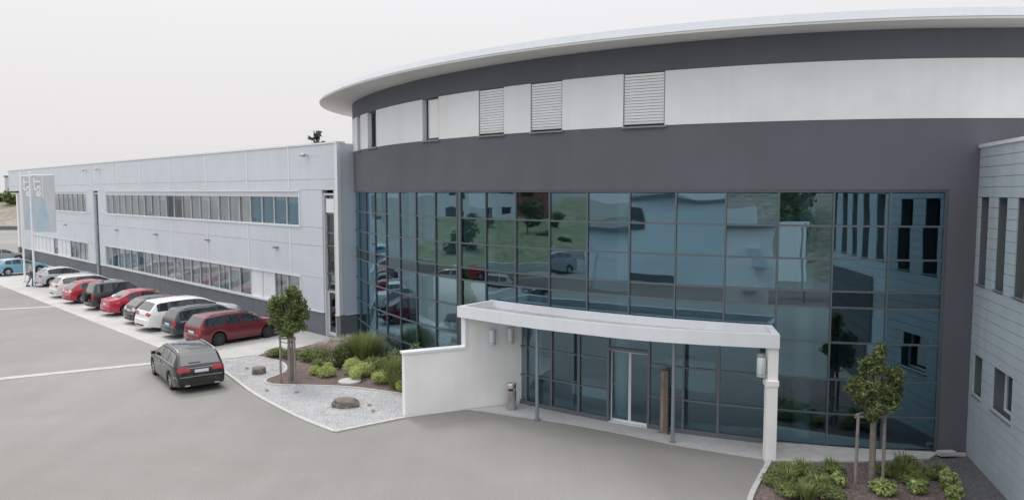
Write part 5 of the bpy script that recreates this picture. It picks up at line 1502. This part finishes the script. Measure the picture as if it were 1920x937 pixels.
# local x to the right along its front, local y towards the offices
boxobj('wall', 'warehouse', ware, -9.5, 7.0, -14, 0, 0, 6.1)
boxobj('roof_edge', 'plinth', ware, -9.7, 7.2, -14.2, .2, 6.1, 6.35)
boxobj('office_annex', 'house_white', ware, 7.01, 13.5, -10, .6, 0, 3.7)  # whiter than the main block: its sunlit face is put into the colour
boxobj('office_annex_roof', 'plinth', ware, 7.22, 13.7, -10.2, .8, 3.7, 3.9)
boxobj('roof_sign', 'white', ware, 9.2, 12.4, .0, .1, 4.0, 4.9)
boxobj('annex', 'warehouse', ware, -19.5, -9.52, -12, 1.2, 0, 4.1)
boxobj('annex_roof', 'plinth', ware, -19.7, -9.51, -12.2, 1.5, 4.1, 4.35)
boxobj('plinth', 'interior_dark', ware, -9.45, 6.95, .001, .04, 0, .5)
for (a, b) in ((-7.4, -5.2), (-2.6, -.6), (.5, 1.5)):
    fr = boxobj('window', 'dark_frame', ware, a, b, .001, .06, 4.3, 5.4)
    boxobj('pane', 'car_glass', fr, a+.08, b-.08, .061, .07, 4.38, 5.32)
fr = boxobj('gate', 'window_frame', ware, -17.5, -13.5, 1.201, 1.26, 0, 3.0)
for k in range(5): boxobj('gate_panel', 'white_metal', fr, -17.4, -13.6, 1.261, 1.275, .1+k*.57, .62+k*.57)
boxobj('fan_unit', 'window_frame', ware, 11.6, 12.6, .605, 1.0, 1.6, 2.3)
t = thing('sign_board', 'white sign board on posts across the yard, mirrored in the glass', 'sign', (.2, -14.5, 0), R(190))
boxobj('panel', 'white', t, -1.6, 1.6, -.05, .05, 1.4, 4.6)
for x in (-1.3, 1.3): boxobj('post', 'grey_steel', t, x-.06, x+.06, -.12, -.052, 0, 4.5)
for k in range(6): boxobj('text_line', 'frame', t, -1.3, .6+.5*math.sin(k*2.3), .051, .056, 1.8+k*.44, 1.95+k*.44)
make_car('hatchback_car', 'silver hatchback across the yard, mirrored low in the glass', 'hatch', 'paint_silver', (-27.5, 24.0), R(100), group='cars across the yard')
make_car('estate_car', 'dark estate across the yard, mirrored low in the glass', 'estate', 'paint_graphite', (-24.0, 16.5), R(75), group='cars across the yard')
make_car('hatchback_car', 'white hatchback across the yard by the sign board, mirrored in the glass', 'hatch', 'paint_white', (-3.6, -14.0), R(20), group='cars across the yard')
r_ = np.random.default_rng(77)
for k, (x, y, h) in enumerate([(5, -34, 11), (10.5, -30, 13), (16, -36, 12), (23, -33, 14), (30, -38, 13), (-6, -40, 12), (38, -30, 13), (13, -22, 9)]):
    lob = [(r_.normal(0, 1.1), r_.normal(0, 1.1), h*r_.uniform(.35, .88), r_.uniform(1.2, 2.1), r_.uniform(1.2, 2.1), r_.uniform(1.1, 2.0)) for _ in range(11)]
    tree(x, y, 0, h*.4, lob, 1500, .42, ['leaf_dark', 'leaf_tree'], 'tall dark tree behind the yard, mirrored in the right panes, %s of eight' % ['first', 'second', 'third', 'fourth', 'fifth', 'sixth', 'seventh', 'eighth'][k], 200+k, 'yard_tree', 0, 'bark_dark', .22, 'trees behind the yard')
for k, (x, y) in enumerate([(-52, 30), (-58, 18), (-49, 8), (-60, 34), (-66, 10)]):
    lob = [(r_.normal(0, .6), r_.normal(0, .6), r_.uniform(1.6, 3.6), r_.uniform(.7, 1.1), r_.uniform(.7, 1.1), r_.uniform(.6, 1.0)) for _ in range(8)]
    tree(x, y, (-39-x)/34*3.0-.2, 1.6, lob, 900, .25, ['leaf_dark', 'leaf_tree'], 'bushy tree on the grass bank mirrored in the glass, %s of five' % ['first', 'second', 'third', 'fourth', 'fifth'][k], 240+k, 'bank_tree', 0, 'bark_dark', .12, 'trees on the grass bank')

# wooded slope, and a dark block added to darken the right-hand panes' mirror image
mound('wooded_slope', -40, 60, -90, -26, lambda x, y: -0.3+max(0, min(1, (-30-y)/22))*(7.0+nz(x, y)), 'bank')
for k, (x, y, h, w) in enumerate([(-12, -36, 2.6, 6), (-4, -38, 3.0, 7), (3, -35, 2.4, 5), (9, -38, 3.2, 7), (16, -34, 2.4, 5), (22, -38, 3.0, 7)]):
    shrub(x, y, h, w, ['leaf_dark', 'leaf_tree'], 'bush on the wooded slope mirrored in the right panes, %s from the left' % ['first', 'second', 'third', 'fourth', 'fifth', 'sixth'][k], 900, .42, 300+k, 2.2, 1.3, 'bushes on the wooded slope', 'bush')
t = thing('added_dark_block', 'added dark grey steel block across the yard, darkening the right panes', 'container', (7.0, -15.0, 0), R(8))
boxobj('body', 'interior_dark', t, -3.0, 3.0, -1.2, 1.2, .12, 2.6)
for k in range(24): boxobj('rib', 'dark_frame', t, -2.9+k*.245, -2.78+k*.245, 1.2, 1.235, .2, 2.5)
for x in (-2.9, 2.7): boxobj('foot', 'trim_black', t, x, x+.2, -1.1, 1.1, 0, .12)
house(-97, 12, 3.2, R(90), 22, 9, 8, 0, 'house_white', 'roof_grey', 'long white flat-roofed block above the grass bank mirrored in the glass', 8, 3)
for k, (x, y, a, kd, pm, lab) in enumerate([(-33.5, 33.5, 95, 'estate', 'paint_white', 'white estate across the yard at the foot of the grass bank, mirrored in the glass'), (-33.0, 28.5, 92, 'hatch', 'paint_red2', 'red hatchback across the yard at the foot of the grass bank, mirrored in the glass'), (-32.0, 10.5, 80, 'hatch', 'paint_grey', 'grey hatchback across the yard near the warehouse annex, mirrored in the glass')]):
    make_car('parked_car', lab, kd, pm, (x, y), R(a), group='cars across the yard')

for k in range(14):
    x, y = -44-r_.uniform(0, 30), -6+k*3.6
    zz = max(0, min(1, (-39-x)/34))**.9*3.4-.6
    shrub(x, y, r_.uniform(.8, 2.2), r_.uniform(1.2, 3.2), ['leaf_dark', 'leaf_tree'], 'bush scattered over the grass bank, mirrored in the glass, number %s counted from the warehouse' % ['one', 'two', 'three', 'four', 'five', 'six', 'seven', 'eight', 'nine', 'ten', 'eleven', 'twelve', 'thirteen', 'fourteen'][k], 500, .22, 330+k, zz, 1.4, 'bushes on the grass bank', 'bush')
b_ = MB(); strip_wall(b_, [(-39.5, -28), (-39.8, 10), (-39.5, 45)], -.2, .2, 0, .75); tag(b_.build('bank_wall', 'concrete'), 'low concrete wall along the foot of the grass bank, mirrored in the glass', 'wall')

for k, (x, y, lab) in enumerate([(-7.3, 24.9, 'before the mulch edging'), (-4.55, 23.35, 'right of the large boulder'), (-10.2, 28.3, 'left of the small boulder'), (-4.3, 22.7, 'near the foot of the white wall'), (-8.4, 25.1, 'below the tree stakes')]):
    tuft(x, y, .10, .22, 'leaf_dry', 'tiny dry weed growing in the gravel, ' + lab, 40, 400+k, .03, .006, 'weeds in the gravel', 1.2, 'weed')
